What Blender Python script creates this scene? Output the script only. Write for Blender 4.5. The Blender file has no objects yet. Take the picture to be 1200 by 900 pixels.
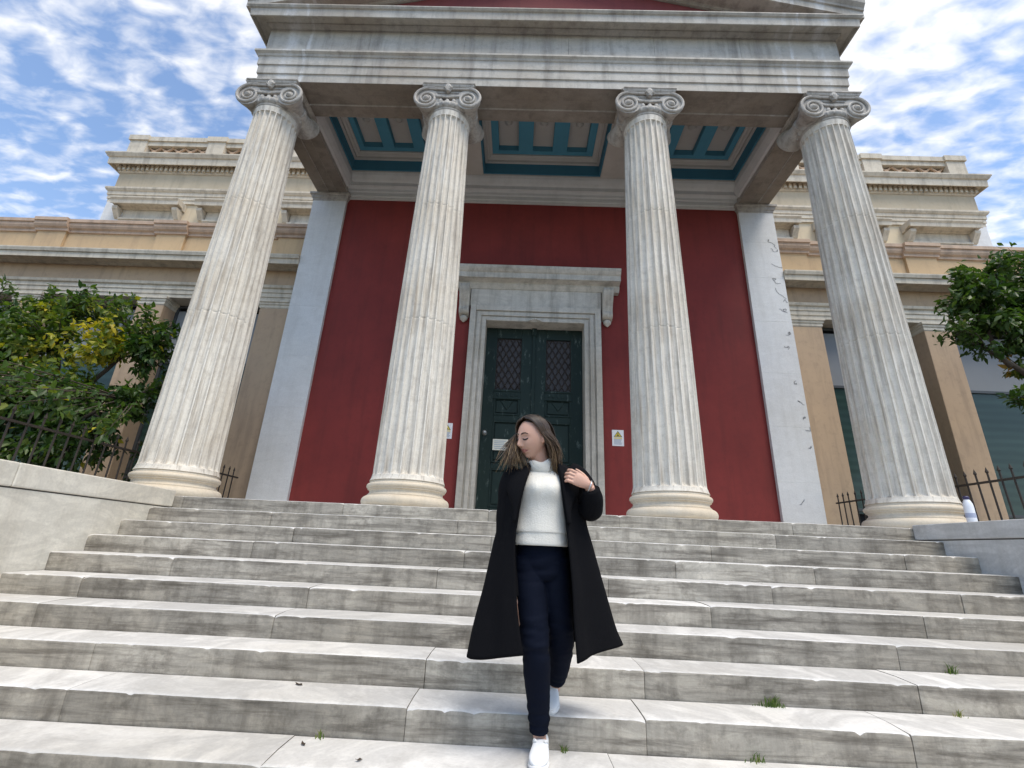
import bpy, math, random
import numpy as np
from mathutils import Vector, Matrix, noise as mnoise
random.seed(7); RNG = np.random.default_rng(7)
PI = math.pi
scene = bpy.context.scene
COL = scene.collection

# ------------------------------------------------------------------ helpers
class MB:
    """collects geometry that ends up in ONE mesh object"""
    def __init__(s): s.v = []; s.f = []; s.m = []
    def add(s, vs, fs, mi=0):
        o = len(s.v); s.v += [tuple(p) for p in vs]
        for f in fs: s.f.append(tuple(i + o for i in f)); s.m.append(mi)
    def box(s, x0, x1, y0, y1, z0, z1, mi=0):
        if x0 > x1: x0, x1 = x1, x0
        s.add([(x0,y0,z0),(x1,y0,z0),(x1,y1,z0),(x0,y1,z0),(x0,y0,z1),(x1,y0,z1),(x1,y1,z1),(x0,y1,z1)],
              [(0,3,2,1),(4,5,6,7),(0,1,5,4),(1,2,6,5),(2,3,7,6),(3,0,4,7)], mi)
    def prism_x(s, prof, x0, x1, mi=0):
        """closed (y,z) profile extruded along x"""
        if x0 > x1: x0, x1 = x1, x0
        n = len(prof)
        vs = [(x0,y,z) for y,z in prof] + [(x1,y,z) for y,z in prof]
        fs = [(i,(i+1)%n,n+(i+1)%n,n+i) for i in range(n)] + [tuple(range(n-1,-1,-1)), tuple(range(n,2*n))]
        s.add(vs, fs, mi)
    def prism_z(s, prof, z0, z1, mi=0):
        n = len(prof)
        vs = [(x,y,z0) for x,y in prof] + [(x,y,z1) for x,y in prof]
        fs = [(i,(i+1)%n,n+(i+1)%n,n+i) for i in range(n)] + [tuple(range(n-1,-1,-1)), tuple(range(n,2*n))]
        s.add(vs, fs, mi)
    def prism_y(s, prof, y0, y1, mi=0):
        n = len(prof)
        vs = [(x,y0,z) for x,z in prof] + [(x,y1,z) for x,z in prof]
        fs = [(i,(i+1)%n,n+(i+1)%n,n+i) for i in range(n)] + [tuple(range(n-1,-1,-1)), tuple(range(n,2*n))]
        s.add(vs, fs, mi)
    def sweep(s, path, prof, mi=0):
        """closed profile (outward d, z) swept along an open xy path; outward is to the right of travel"""
        P = [Vector(p) for p in path]; n = len(prof); rings = []
        for i, p in enumerate(P):
            ns = []
            if i > 0: d = (p-P[i-1]).normalized(); ns.append(Vector((d.y,-d.x)))
            if i < len(P)-1: d = (P[i+1]-p).normalized(); ns.append(Vector((d.y,-d.x)))
            m = ns[0].copy() if len(ns) == 1 else (ns[0]+ns[1])/(1+ns[0].dot(ns[1]))
            rings.append([(p.x+m.x*d_, p.y+m.y*d_, z) for d_, z in prof])
        vs = [q for r in rings for q in r]; fs = []
        for k in range(len(rings)-1):
            for i in range(n):
                a, b = k*n+i, k*n+(i+1)%n
                fs.append((a, b, b+n, a+n))
        fs += [tuple(range(n-1,-1,-1)), tuple(range((len(rings)-1)*n, len(rings)*n))]
        s.add(vs, fs, mi)
    def lathe(s, prof, c=(0,0,0), seg=48, mi=0, squash=1.0):
        n = len(prof); vs = []; fs = []
        for k in range(seg):
            a = 2*PI*k/seg
            for r, z in prof: vs.append((c[0]+r*math.cos(a), c[1]+r*math.sin(a)*squash, c[2]+z))
        for k in range(seg):
            k2 = (k+1) % seg
            for i in range(n-1): fs.append((k*n+i, k2*n+i, k2*n+i+1, k*n+i+1))
        fs.append(tuple(k*n for k in range(seg-1,-1,-1))); fs.append(tuple(k*n+n-1 for k in range(seg)))
        s.add(vs, fs, mi)
    def tube(s, path, rad, seg=8, mi=0, flat=1.0):
        P = [Vector(p) for p in path]; n = len(P)
        R = rad if isinstance(rad, (list,tuple)) else [rad]*n
        vs = []; fs = []; up = None
        for i in range(n):
            t = (P[min(i+1,n-1)]-P[max(i-1,0)])
            t = t.normalized() if t.length > 1e-9 else Vector((0,0,1))
            if up is None:
                up = Vector((0,0,1)) if abs(t.z) < .9 else Vector((0,1,0))
            u = (up - t*up.dot(t)).normalized(); w = t.cross(u); up = u
            for k in range(seg):
                a = 2*PI*k/seg
                vs.append(P[i]+(u*math.cos(a)*flat+w*math.sin(a))*R[i])
        for i in range(n-1):
            for k in range(seg):
                k2 = (k+1) % seg
                fs.append((i*seg+k, i*seg+k2, (i+1)*seg+k2, (i+1)*seg+k))
        fs.append(tuple(range(seg-1,-1,-1))); fs.append(tuple((n-1)*seg+k for k in range(seg)))
        s.add(vs, fs, mi)
    def loft(s, secs, seg=32, mi=0, fn=None):
        """secs: (center, a, b) or (center, a, b, xaxis, yaxis); ellipse rings joined, capped"""
        vs = []; fs = []
        for sc in secs:
            c = Vector(sc[0]); a, b = sc[1], sc[2]
            X = Vector(sc[3]) if len(sc) > 3 else Vector((1,0,0)); Y = Vector(sc[4]) if len(sc) > 4 else Vector((0,1,0))
            for k in range(seg):
                t = 2*PI*k/seg
                vs.append(c + X*(a*math.cos(t)) + Y*(b*math.sin(t)))
        n = len(secs)
        for i in range(n-1):
            for k in range(seg):
                k2 = (k+1) % seg
                fs.append((i*seg+k, i*seg+k2, (i+1)*seg+k2, (i+1)*seg+k))
        fs.append(tuple(range(seg-1,-1,-1))); fs.append(tuple((n-1)*seg+k for k in range(seg)))
        s.add(vs, fs, mi)
    def mesh(s, name, mats, smooth=False, fixn=True):
        me = bpy.data.meshes.new(name); me.from_pydata(s.v, [], s.f)
        for m in mats: me.materials.append(m)
        if len(mats) > 1: me.polygons.foreach_set('material_index', s.m)
        me.update()
        if fixn:
            import bmesh
            bm = bmesh.new(); bm.from_mesh(me); bmesh.ops.recalc_face_normals(bm, faces=bm.faces); bm.to_mesh(me); bm.free()
        if smooth is True: me.polygons.foreach_set('use_smooth', [True]*len(me.polygons))
        elif smooth:
            me.polygons.foreach_set('use_smooth', [True]*len(me.polygons)); me.set_sharp_from_angle(angle=math.radians(smooth))
        return me
    def build(s, name, mats, parent=None, smooth=False, fixn=True):
        if not isinstance(mats, (list,tuple)): mats = [mats]
        return link(name, s.mesh(name, mats, smooth, fixn), parent)

def link(name, me, parent=None):
    o = bpy.data.objects.new(name, me); COL.objects.link(o)
    if parent: o.parent = parent; o.matrix_parent_inverse = Matrix.Translation(-parent_loc(parent))
    return o
def parent_loc(p):
    return Vector(p.location)
def tag(o, label=None, cat=None, group=None, kind=None):
    if label: o['label'] = label
    if cat: o['category'] = cat
    if group: o['group'] = group
    if kind: o['kind'] = kind
    return o
def empty(name, loc, label, cat, group=None):
    o = bpy.data.objects.new(name, None); COL.objects.link(o); o.location = loc
    o.empty_display_size = .2
    return tag(o, label, cat, group)
def bevel(o, w=.006, seg=2, ang=40):
    m = o.modifiers.new('b', 'BEVEL'); m.width = w; m.segments = seg; m.limit_method = 'ANGLE'; m.angle_limit = math.radians(ang)
    return o

# ------------------------------------------------------------------ materials
class N:
    def __init__(s, name):
        s.mat = bpy.data.materials.new(name); s.mat.use_nodes = True
        s.t = s.mat.node_tree; s.b = s.t.nodes['Principled BSDF']
        s.co = s.t.nodes.new('ShaderNodeTexCoord').outputs['Object']
    def new(s, t, **k):
        n = s.t.nodes.new(t)
        for a, b in k.items(): setattr(n, a, b)
        return n
    def L(s, a, b): s.t.links.new(a, b)
    def mapping(s, scale=(1,1,1), rot=(0,0,0), loc=(0,0,0)):
        m = s.new('ShaderNodeMapping'); m.inputs['Scale'].default_value = scale; m.inputs['Rotation'].default_value = rot; m.inputs['Location'].default_value = loc
        s.L(s.co, m.inputs[0]); return m.outputs[0]
    def noise(s, scale=1, detail=6, rough=.6, vec=None, dist=0):
        n = s.new('ShaderNodeTexNoise'); n.inputs['Scale'].default_value = scale; n.inputs['Detail'].default_value = detail
        n.inputs['Roughness'].default_value = rough; n.inputs['Distortion'].default_value = dist
        s.L(vec or s.co, n.inputs['Vector']); return n.outputs['Fac']
    def ramp(s, fac, stops):
        r = s.new('ShaderNodeValToRGB'); e = r.color_ramp.elements
        while len(e) < len(stops): e.new(.5)
        for i, (p, c) in enumerate(stops):
            e[i].position = p; e[i].color = (c,c,c,1) if isinstance(c,(int,float)) else (*c,1)
        s.L(fac, r.inputs[0]); return r.outputs[0]
    def mix(s, fac, a, b, mode='MIX'):
        m = s.new('ShaderNodeMix'); m.data_type = 'RGBA'; m.blend_type = mode
        for sock, v in ((m.inputs[0],fac),(m.inputs[6],a),(m.inputs[7],b)):
            if isinstance(v, (int,float)): sock.default_value = v if sock == m.inputs[0] else (v,v,v,1)
            elif isinstance(v, tuple): sock.default_value = (*v,1)
            else: s.L(v, sock)
        return m.outputs[2]
    def math(s, op, a, b=0):
        m = s.new('ShaderNodeMath'); m.operation = op
        for i, v in enumerate((a,b)):
            if isinstance(v,(int,float)): m.inputs[i].default_value = v
            else: s.L(v, m.inputs[i])
        return m.outputs[0]
    def color(s, c):
        if isinstance(c, tuple): s.b.inputs['Base Color'].default_value = (*c,1)
        else: s.L(c, s.b.inputs['Base Color'])
    def bump(s, h, strength=.3, dist=.01):
        b = s.new('ShaderNodeBump'); b.inputs['Strength'].default_value = strength; b.inputs['Distance'].default_value = dist
        s.L(h, b.inputs['Height']); s.L(b.outputs[0], s.b.inputs['Normal'])
    def rough(s, r):
        if isinstance(r,(int,float)): s.b.inputs['Roughness'].default_value = r
        else: s.L(r, s.b.inputs['Roughness'])

def stone(name, base, tan, dark, stain=.5, vein=0.3, streak=0.5, rough=.65, scale=1., island=0., bump=.25, tanlo=.42, tanhi=.66, vein_rot=(0,0,0), lime=(), sfine=1., smear=0.):
    m = N(name)
    n1 = m.noise(.55*scale, 7, .6)
    c = m.mix(m.ramp(n1, [(tanlo,0),(tanhi,1)]), base, tan)
    # grey veins
    n2 = m.noise(1.1*scale, 8, .65, m.mapping((1,1,2.6), vein_rot, (3,1,7)), 1.6)
    vm = m.ramp(n2, [(.40,0),(.49,1),(.52,1),(.62,0)])
    c = m.mix(m.math('MULTIPLY', vm, vein), c, tuple(x*.55 for x in base))
    # running dirt streaks
    n3 = m.noise(2.2*scale, 7, .65, m.mapping((2.2*sfine,2.2*sfine,.18*sfine**.5), (0,0,0), (5,2,1)))
    sm = m.ramp(n3, [(.48,0),(.70,1)])
    c = m.mix(m.math('MULTIPLY', sm, streak), c, dark)
    n4 = m.noise(6*scale, 9, .7)
    st = m.ramp(n4, [(.50,0),(.75,1)])
    c = m.mix(m.math('MULTIPLY', st, stain), c, dark)
    if smear:     # grime rubbed along the face in long level smears
        n6 = m.noise(2.4, 8, .7, m.mapping((.55,1,7.5), (0,.06,0), (9,4,2)), .4)
        c = m.mix(m.math('MULTIPLY', m.ramp(n6, [(.47,0),(.66,1)]), smear), c, tuple(x*1.1 for x in dark))
    if lime:      # pale lime runs at fixed places along the front
        sx = m.new('ShaderNodeSeparateXYZ'); m.L(m.co, sx.inputs[0])
        nw = m.noise(3, 5, .7, m.mapping((1,1,.5)))
        for x0, wd in lime:
            dx = m.math('ABSOLUTE', m.math('SUBTRACT', m.math('ADD', sx.outputs[0], m.math('MULTIPLY', m.math('SUBTRACT', nw, .5), .16)), x0))
            k = m.ramp(m.math('DIVIDE', dx, wd), [(.45,1),(1,0)])
            c = m.mix(m.math('MULTIPLY', m.math('MULTIPLY', k, m.ramp(nw, [(.38,.1),(.55,1)])), .6), c, (.66,.66,.66))
    n5 = m.noise(45*scale, 4, .7)
    c = m.mix(.35, c, m.ramp(n5, [(.3,.72),(.7,1.12)]), 'MULTIPLY')
    if island:
        g = m.new('ShaderNodeNewGeometry')
        c = m.mix(1, c, m.ramp(g.outputs['Random Per Island'], [(0,1-island),(1,1+island*.4)]), 'MULTIPLY')
    m.color(c); m.rough(rough)
    h = m.math('ADD', m.math('MULTIPLY', n4, .7), m.math('MULTIPLY', n5, .35))
    m.bump(h, bump, .012)
    return m.mat

def plaster(name, c0, c1, dirt=.3, dark=None, rough=.85, scale=1.):
    m = N(name); dark = dark or tuple(x*.45 for x in c0)
    c = m.mix(m.ramp(m.noise(.8*scale, 6, .6), [(.35,0),(.65,1)]), c0, c1)
    n3 = m.noise(2.0, 7, .65, m.mapping((2.4,2.4,.22)))
    c = m.mix(m.math('MULTIPLY', m.ramp(n3, [(.5,0),(.72,1)]), dirt), c, dark)
    n4 = m.noise(9, 8, .7)
    c = m.mix(m.math('MULTIPLY', m.ramp(n4, [(.52,0),(.75,1)]), dirt*.7), c, dark)
    m.color(c); m.rough(rough); m.bump(m.math('ADD', n4, m.noise(70,3,.6)), .15, .008)
    return m.mat

M = {}
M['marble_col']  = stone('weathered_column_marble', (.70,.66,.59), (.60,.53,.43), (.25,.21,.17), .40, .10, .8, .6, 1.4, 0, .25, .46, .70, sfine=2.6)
M['marble_base'] = stone('cream_base_marble', (.66,.60,.50), (.60,.50,.37), (.25,.21,.17), .25, .1, .3, .6)
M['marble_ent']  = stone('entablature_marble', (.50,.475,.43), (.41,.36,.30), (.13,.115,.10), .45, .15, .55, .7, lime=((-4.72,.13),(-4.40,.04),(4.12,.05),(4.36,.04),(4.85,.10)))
M['soffit'] = stone('stained_shaded_soffit_marble', (.30,.265,.225), (.24,.20,.155), (.10,.08,.065), .5, .15, .1, .8, 1, 0, .2, .42,.66, smear=.5)  # brown staining, plus the underside's shade put into a darker base colour
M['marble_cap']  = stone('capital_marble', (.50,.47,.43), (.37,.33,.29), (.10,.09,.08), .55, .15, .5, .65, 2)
M['marble_anta'] = stone('pilaster_marble', (.70,.70,.70), (.63,.62,.60), (.36,.34,.32), .18, .12, .2, .5)
M['marble_door'] = stone('door_frame_marble', (.60,.57,.51), (.50,.45,.37), (.18,.16,.13), .45, .25, .55, .65)
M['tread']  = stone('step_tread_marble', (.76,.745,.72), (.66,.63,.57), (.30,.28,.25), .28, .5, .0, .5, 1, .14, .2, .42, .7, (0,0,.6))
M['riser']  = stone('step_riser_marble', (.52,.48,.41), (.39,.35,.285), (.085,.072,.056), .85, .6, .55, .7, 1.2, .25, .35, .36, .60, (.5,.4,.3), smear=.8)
M['cheek_lit'] = stone('cheek_marble_lit', (.77,.73,.64), (.68,.62,.51), (.34,.30,.24), .25, .35, .35, .6, 1, 0, .2, .4,.7, (0,.5,0))  # lit copy of the cheek marble: warm light put into the colour
M['cheek_shaded'] = stone('cheek_marble_shaded', (.58,.58,.58), (.50,.49,.47), (.24,.23,.21), .3, .35, .35, .6, 1, 0, .2, .4,.7, (0,.5,0))  # shaded copy of the cheek marble: cool shade put into the colour
M['red'] = plaster('oxblood_plaster', (.225,.030,.026), (.17,.022,.020), .45, (.095,.017,.015))
M['red_tymp'] = plaster('oxblood_plaster_tympanum', (.19,.04,.04), (.16,.035,.035), .3)
M['white_moulding'] = plaster('white_moulding_paint', (.66,.66,.64), (.58,.58,.56), .2)
M['beam_paint'] = plaster('beam_paint', (.52,.50,.46), (.45,.42,.38), .2)
M['blue'] = plaster('coffer_blue', (.080,.27,.375), (.07,.24,.345), .15)
M['blue_dark'] = plaster('coffer_blue_deep', (.055,.20,.285), (.045,.175,.26), .15)
M['coffer_white'] = plaster('coffer_white', (.48,.46,.43), (.43,.41,.38), .12)
M['tan'] = plaster('tan_plaster', (.48,.345,.225), (.41,.295,.20), .45, (.17,.125,.09))
M['ochre'] = plaster('ochre_plaster', (.56,.40,.235), (.50,.355,.21), .45, (.30,.21,.14))
M['pink_stone'] = stone('parapet_coping_stone', (.56,.41,.30), (.48,.34,.25), (.20,.15,.12), .4, .1, .5, .8)
M['cream'] = plaster('cream_plaster', (.66,.56,.40), (.60,.50,.36), .3, (.30,.25,.18))
M['frieze_tan'] = plaster('tan_frieze', (.52,.44,.32), (.46,.38,.27), .3)
M['grey_trim'] = stone('grey_trim_stone', (.65,.585,.48), (.56,.49,.39), (.24,.205,.16), .4, .1, .6, .75)
M['terracotta'] = plaster('terracotta_lattice', (.52,.36,.24), (.46,.32,.22), .3)

def simple(name, c, r=.6, metal=0., bump=0, bscale=40, spec=None, var=.0):
    m = N(name)
    if var:
        n = m.noise(bscale*.25, 5, .6); m.color(m.mix(n, tuple(x*(1-var) for x in c), tuple(min(1,x*(1+var)) for x in c)))
    else: m.color(c)
    m.rough(r); m.b.inputs['Metallic'].default_value = metal
    if spec is not None: m.b.inputs['Specular IOR Level'].default_value = spec
    if bump: m.bump(m.noise(bscale, 4, .6), bump, .004)
    return m.mat
M['dark'] = simple('dark_interior', (.008,.008,.009), .9)
M['blind'] = simple('roller_blind', (.22,.23,.24), .8, var=.12, bscale=6)
M['iron'] = simple('rusty_iron', (.035,.027,.022), .7, .3, .3, 60, var=.4)
M['gap'] = simple('joint_shadow_mortar', (.10,.09,.08), .95)
def glass_mat():
    m = N('green_window_glass')
    n = m.noise(1.2, 3, .5, m.mapping((.3,1,2.2)))
    wv = m.new('ShaderNodeTexWave'); wv.bands_direction = 'Z'; wv.inputs['Scale'].default_value = 1.9; wv.inputs['Distortion'].default_value = 1.2; wv.inputs['Detail'].default_value = 3; m.L(m.co, wv.inputs['Vector'])
    m.color(m.mix(m.math('MULTIPLY', n, m.ramp(wv.outputs['Fac'], [(.2,.7),(.9,1.1)])), (.010,.024,.022), (.045,.085,.073))); m.rough(.22); m.b.inputs['Specular IOR Level'].default_value = .3; return m.mat
M['glass'] = glass_mat()
def door_mat():
    m = N('worn_green_door_paint')
    c = m.mix(m.noise(3,5,.6), (.008,.020,.017), (.013,.028,.024))
    w = m.ramp(m.noise(5.5,9,.75, m.mapping((1.8,1,.55))), [(.57,0),(.68,1)])
    c = m.mix(m.math('MULTIPLY', w, .6), c, (.22,.27,.25)); m.color(c); m.rough(.6); m.b.inputs['Specular IOR Level'].default_value = .25; m.bump(m.noise(30,5,.6), .2, .004); return m.mat
M['door'] = door_mat()
M['mesh_grey'] = simple('door_grille_backing', (.055,.052,.058), .7)
M['sign_white'] = simple('sign_white', (.75,.75,.76), .4)
M['sign_yellow'] = simple('sign_yellow', (.75,.58,.06), .45)
M['sign_black'] = simple('sign_black', (.03,.03,.03), .5)
M['sign_grey'] = simple('sign_text_grey', (.36,.40,.46), .5)
M['paint_mark'] = simple('graffiti_ink', (.27,.27,.28), .7)
M['paint_faint'] = simple('graffiti_faint', (.22,.19,.16), .8)
M['ground'] = simple('street_asphalt', (.06,.06,.062), .9, bump=.4, bscale=120, var=.25)
M['soil'] = simple('garden_soil', (.07,.055,.04), .95, bump=.5, bscale=20, var=.3)

# ------------------------------------------------------------------ dimensions (metres)
R0, TR, YE = .1526, .345, -.70          # riser, tread, front edge of the stylobate
CX = (-4.88, -1.745, 1.745, 4.88)       # column axes
YA, YB = -.37, .34                      # architrave faces
DW = 2.404                              # pilaster face
RW = 2.48                               # red wall face
ZA = 7.20                               # architrave underside
DC = -.045                              # door centre

# ------------------------------------------------------------------ setting
mb = MB(); mb.box(-300,300,-300,300,-2.6,-2.27); tag(mb.build('ground', M['ground']), kind='structure')
for s in (-1,1):
    mb = MB(); mb.box(s*5.62, s*60, -9, 30, -2.26, -.25); tag(mb.build('garden_ground', M['soil']), kind='structure')

# ------------------------------------------------------------------ staircase
def wob(x, k, f, a):
    return a*mnoise.noise(Vector((x*f, k*7.31, 3.7)))
def step_block(mb, x0, x1, yf, yb, z0, z1, k, rnd):
    dz = rnd.uniform(-.0025,.0025); dy = rnd.uniform(-.004,.004)
    n = max(4, int((x1-x0)/.014)); prof_n = 7; vs = []; fs = []; mi = []
    chips = [(rnd.uniform(x0,x1), rnd.uniform(.008,.03), rnd.uniform(.004,.014)) for _ in range(rnd.choice((0,1,2,3,4)))]
    if rnd.random() < .5: chips.append((x0, .03, rnd.uniform(.006,.022)))
    if rnd.random() < .5: chips.append((x1, .03, rnd.uniform(.006,.022)))
    for i in range(n+1):
        x = x0+(x1-x0)*i/n
        w = .004+.002*abs(mnoise.noise(Vector((x*60,k*2.3,4))))+.002*abs(mnoise.noise(Vector((x*4,k*3.1,0))))+.0025*max(0,mnoise.noise(Vector((x*17,k*5.7,1))))
        for cx, cw, ca in chips: w += ca*math.exp(-((x-cx)/cw)**2)*(1+.5*mnoise.noise(Vector((x*40,k,9))))
        e = .0035
        if i in (0,n): ex = .004
        else: ex = 0
        yy = yf+dy+wob(x,k,1.3,.004)+ex; zz = z1+dz+wob(x,k+50,.8,.004)-ex
        sag = -.004*max(0,mnoise.noise(Vector((x*.35,k*.9,5))))-.002
        vs += [(x,yb,z1+dz),(x,(yf+yb)/2,z1+dz+.001),(x,yf+dy+w*2.2+.02,zz+sag*.6),(x,yy+w*.75,zz-w*.16+sag),(x,yy+w*.2,zz-w*.75+sag),(x,yy,zz-w*1.9-.004+sag),(x,yy+.004,z0)]
    for i in range(n):
        for j in range(prof_n-1):
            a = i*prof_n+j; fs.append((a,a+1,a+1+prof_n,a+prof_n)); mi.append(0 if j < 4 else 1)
    o = len(mb.v); mb.v += vs
    for f, m_ in zip(fs, mi): mb.f.append(tuple(q+o for q in f)); mb.m.append(m_)
    for e in (0, n):
        r = [e*prof_n+j+o for j in range(prof_n)]
        # end caps with a back-bottom corner
        mb.v.append((vs[e*prof_n][0], yb, z0)); c = len(mb.v)-1
        mb.f.append(tuple(r+[c])); mb.m.append(1)
XL0, XR0 = -4.339, 4.274
stair = empty('stone_staircase', (0,-3,-2.25), 'wide flight of worn grey marble steps with chipped edges below the columns', 'staircase')
rs = random.Random(11)
for k in range(0, 15):
    yf = YE-k*TR; z1 = -k*R0; z0 = z1-R0
    xl = XL0+.0398*k*TR; xr = XR0+.0095*k*TR
    if k == 0: xl, xr = -5.55, 5.55
    mb = MB(); x = xl; first = True
    while x < xr-.01:
        L = rs.uniform(1.2,2.3)
        if first: L = rs.uniform(.6,1.9); first = False
        x2 = min(xr, x+L)
        if xr-x2 < .5: x2 = xr
        g = .0017 if k else .0015
        step_block(mb, x+(g if x > xl else 0), x2-(g if x2 < xr else 0), yf, yf+TR-.005 if k else 2.75, z0-.01, z1, k, rs)
        x = x2
    mb.box(xl+.02, xr-.02, yf+.03, yf+TR+.4 if k else 2.7, z0-.04, z1-.03, 2)
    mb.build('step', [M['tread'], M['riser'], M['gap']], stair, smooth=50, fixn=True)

# cheek walls either side
def cheek(s, xi0, dx, top, bot, mat, label):
    root = empty('cheek_wall', (s*4.9,-3,-2.25), label, 'wall')
    n = 16
    y0, y1 = -8.0, YE+.004
    def xi(y, off): return s*(abs(xi0) + dx*(YE-y) - off)
    mb = MB(); mb.prism_z([(xi(y1,0),y1),(xi(y0,0),y0),(s*5.6,y0),(s*5.6,y1)], -2.25, bot-.012)
    mb.build('wall_body', mat, root)
    mb = MB(); mb.prism_z([(xi(y1,-.012),y1),(xi(y0,-.012),y0),(s*5.57,y0),(s*5.57,y1)], bot-.03, bot+.02); mb.build('joint', M['gap'], root)
    ys = [y1, -2.62 if s < 0 else -2.3, -4.4, -6.2, y0]
    mb = MB()
    for a, b in zip(ys[:-1], ys[1:]):
        mb.prism_z([(xi(a-.002,.012),a-.002),(xi(b+.002,.012),b+.002),(s*5.63,b+.002),(s*5.63,a-.002)], bot, top)
    bevel(mb.build('coping', mat, root), .012, 3)
    return root
cheek(-1, 4.339, -.0398, .062, -.128, M['cheek_lit'], 'marble side wall in its lit cream tone with flat coping beside the steps and the bushy tree')
cheek(1, 4.274, .0095, .03, -.133, M['cheek_shaded'], 'marble side wall in its shaded grey tone with flat coping beside the steps, under the bottle')

# ------------------------------------------------------------------ the building
bld = empty('neoclassical_building', (0,3,0), 'neoclassical building with red porch wall, four fluted columns and ochre wings', 'building')

# --- columns
def shaft_mesh():
    mb = MB(); US = (-.07,.07,.085,.12,.19,.30,.5,.70,.81,.88,.915); NF, PF = 24, 11
    z0, z1 = .335, 6.69
    rows = [z0, .36, .38, .399, .402, .408, .418, .435, .455, .55, .8]
    joints = [2.62, 4.66]
    zz = .8
    zs = sorted(set(rows + [1.3,1.9,3.1,3.7,4.2,5.1,5.6,6.0,6.2,6.4,6.48,6.50,6.515,6.527,6.533,6.537,6.56,6.60,6.69] + [j+d for j in joints for d in (-.3,-.03,-.010,-.004,.004,.010,.03,.3)]))
    nn = NF*PF
    for z in zs:
        t = max(0,(z-.42)/(6.5-.42)); r = .468-.108*t+.018*math.sin(PI*min(1,t))*.6
        if z < .46: r += .028*((.46-z)/.125)**2
        if z > 6.58: r += .010
        dep = .054*(1-.15*t)
        # rounded flute ends
        if z < .455: dep *= math.sqrt(max(0,1-((.455-z)/.055)**2)) if z > .4 else 0
        if z > 6.48: dep *= math.sqrt(max(0,1-((z-6.48)/.055)**2)) if z < 6.535 else 0
        jn = any(abs(z-j) < .006 for j in joints)
        for k in range(nn):
            u = US[k % PF]; a = 2*PI*(k//PF+u)/NF
            d = 0 if u <= .07 else math.sqrt(max(0,1-(2*(u-.07)/.86-1)**2))
            rr = r-dep*d-(.0045 if jn else 0)
            mb.v.append((rr*math.cos(a), rr*math.sin(a), z))
    for i in range(len(zs)-1):
        for k in range(nn):
            k2 = (k+1) % nn
            mb.f.append((i*nn+k,i*nn+k2,(i+1)*nn+k2,(i+1)*nn+k)); mb.m.append(0)
    mb.f.append(tuple(range(nn-1,-1,-1))); mb.m.append(0)
    mb.f.append(tuple((len(zs)-1)*nn+k for k in range(nn))); mb.m.append(0)
    return mb.mesh('column', [M['marble_col']], smooth=50, fixn=False)
def arc(cx, cz, r, a0, a1, n=8):
    return [(cx+r*math.cos(math.radians(a0+(a1-a0)*i/n)), cz+r*math.sin(math.radians(a0+(a1-a0)*i/n))) for i in range(n+1)]
def base_mesh():
    prof = [(.40,0),(.535,0)] + arc(.50,.075,.07,-75,90,9) + [(.505,.146),(.505,.158)] + [(.488,.17),(.478,.19),(.482,.212),(.498,.225)] + [(.505,.225),(.505,.236)] + arc(.49,.268,.034,-80,85,8) + [(.488,.304),(.488,.318),(.478,.335),(.40,.337)]
    mb = MB(); mb.lathe(prof, seg=96); return mb.mesh('column_base', [M['marble_base']], smooth=50)
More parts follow.
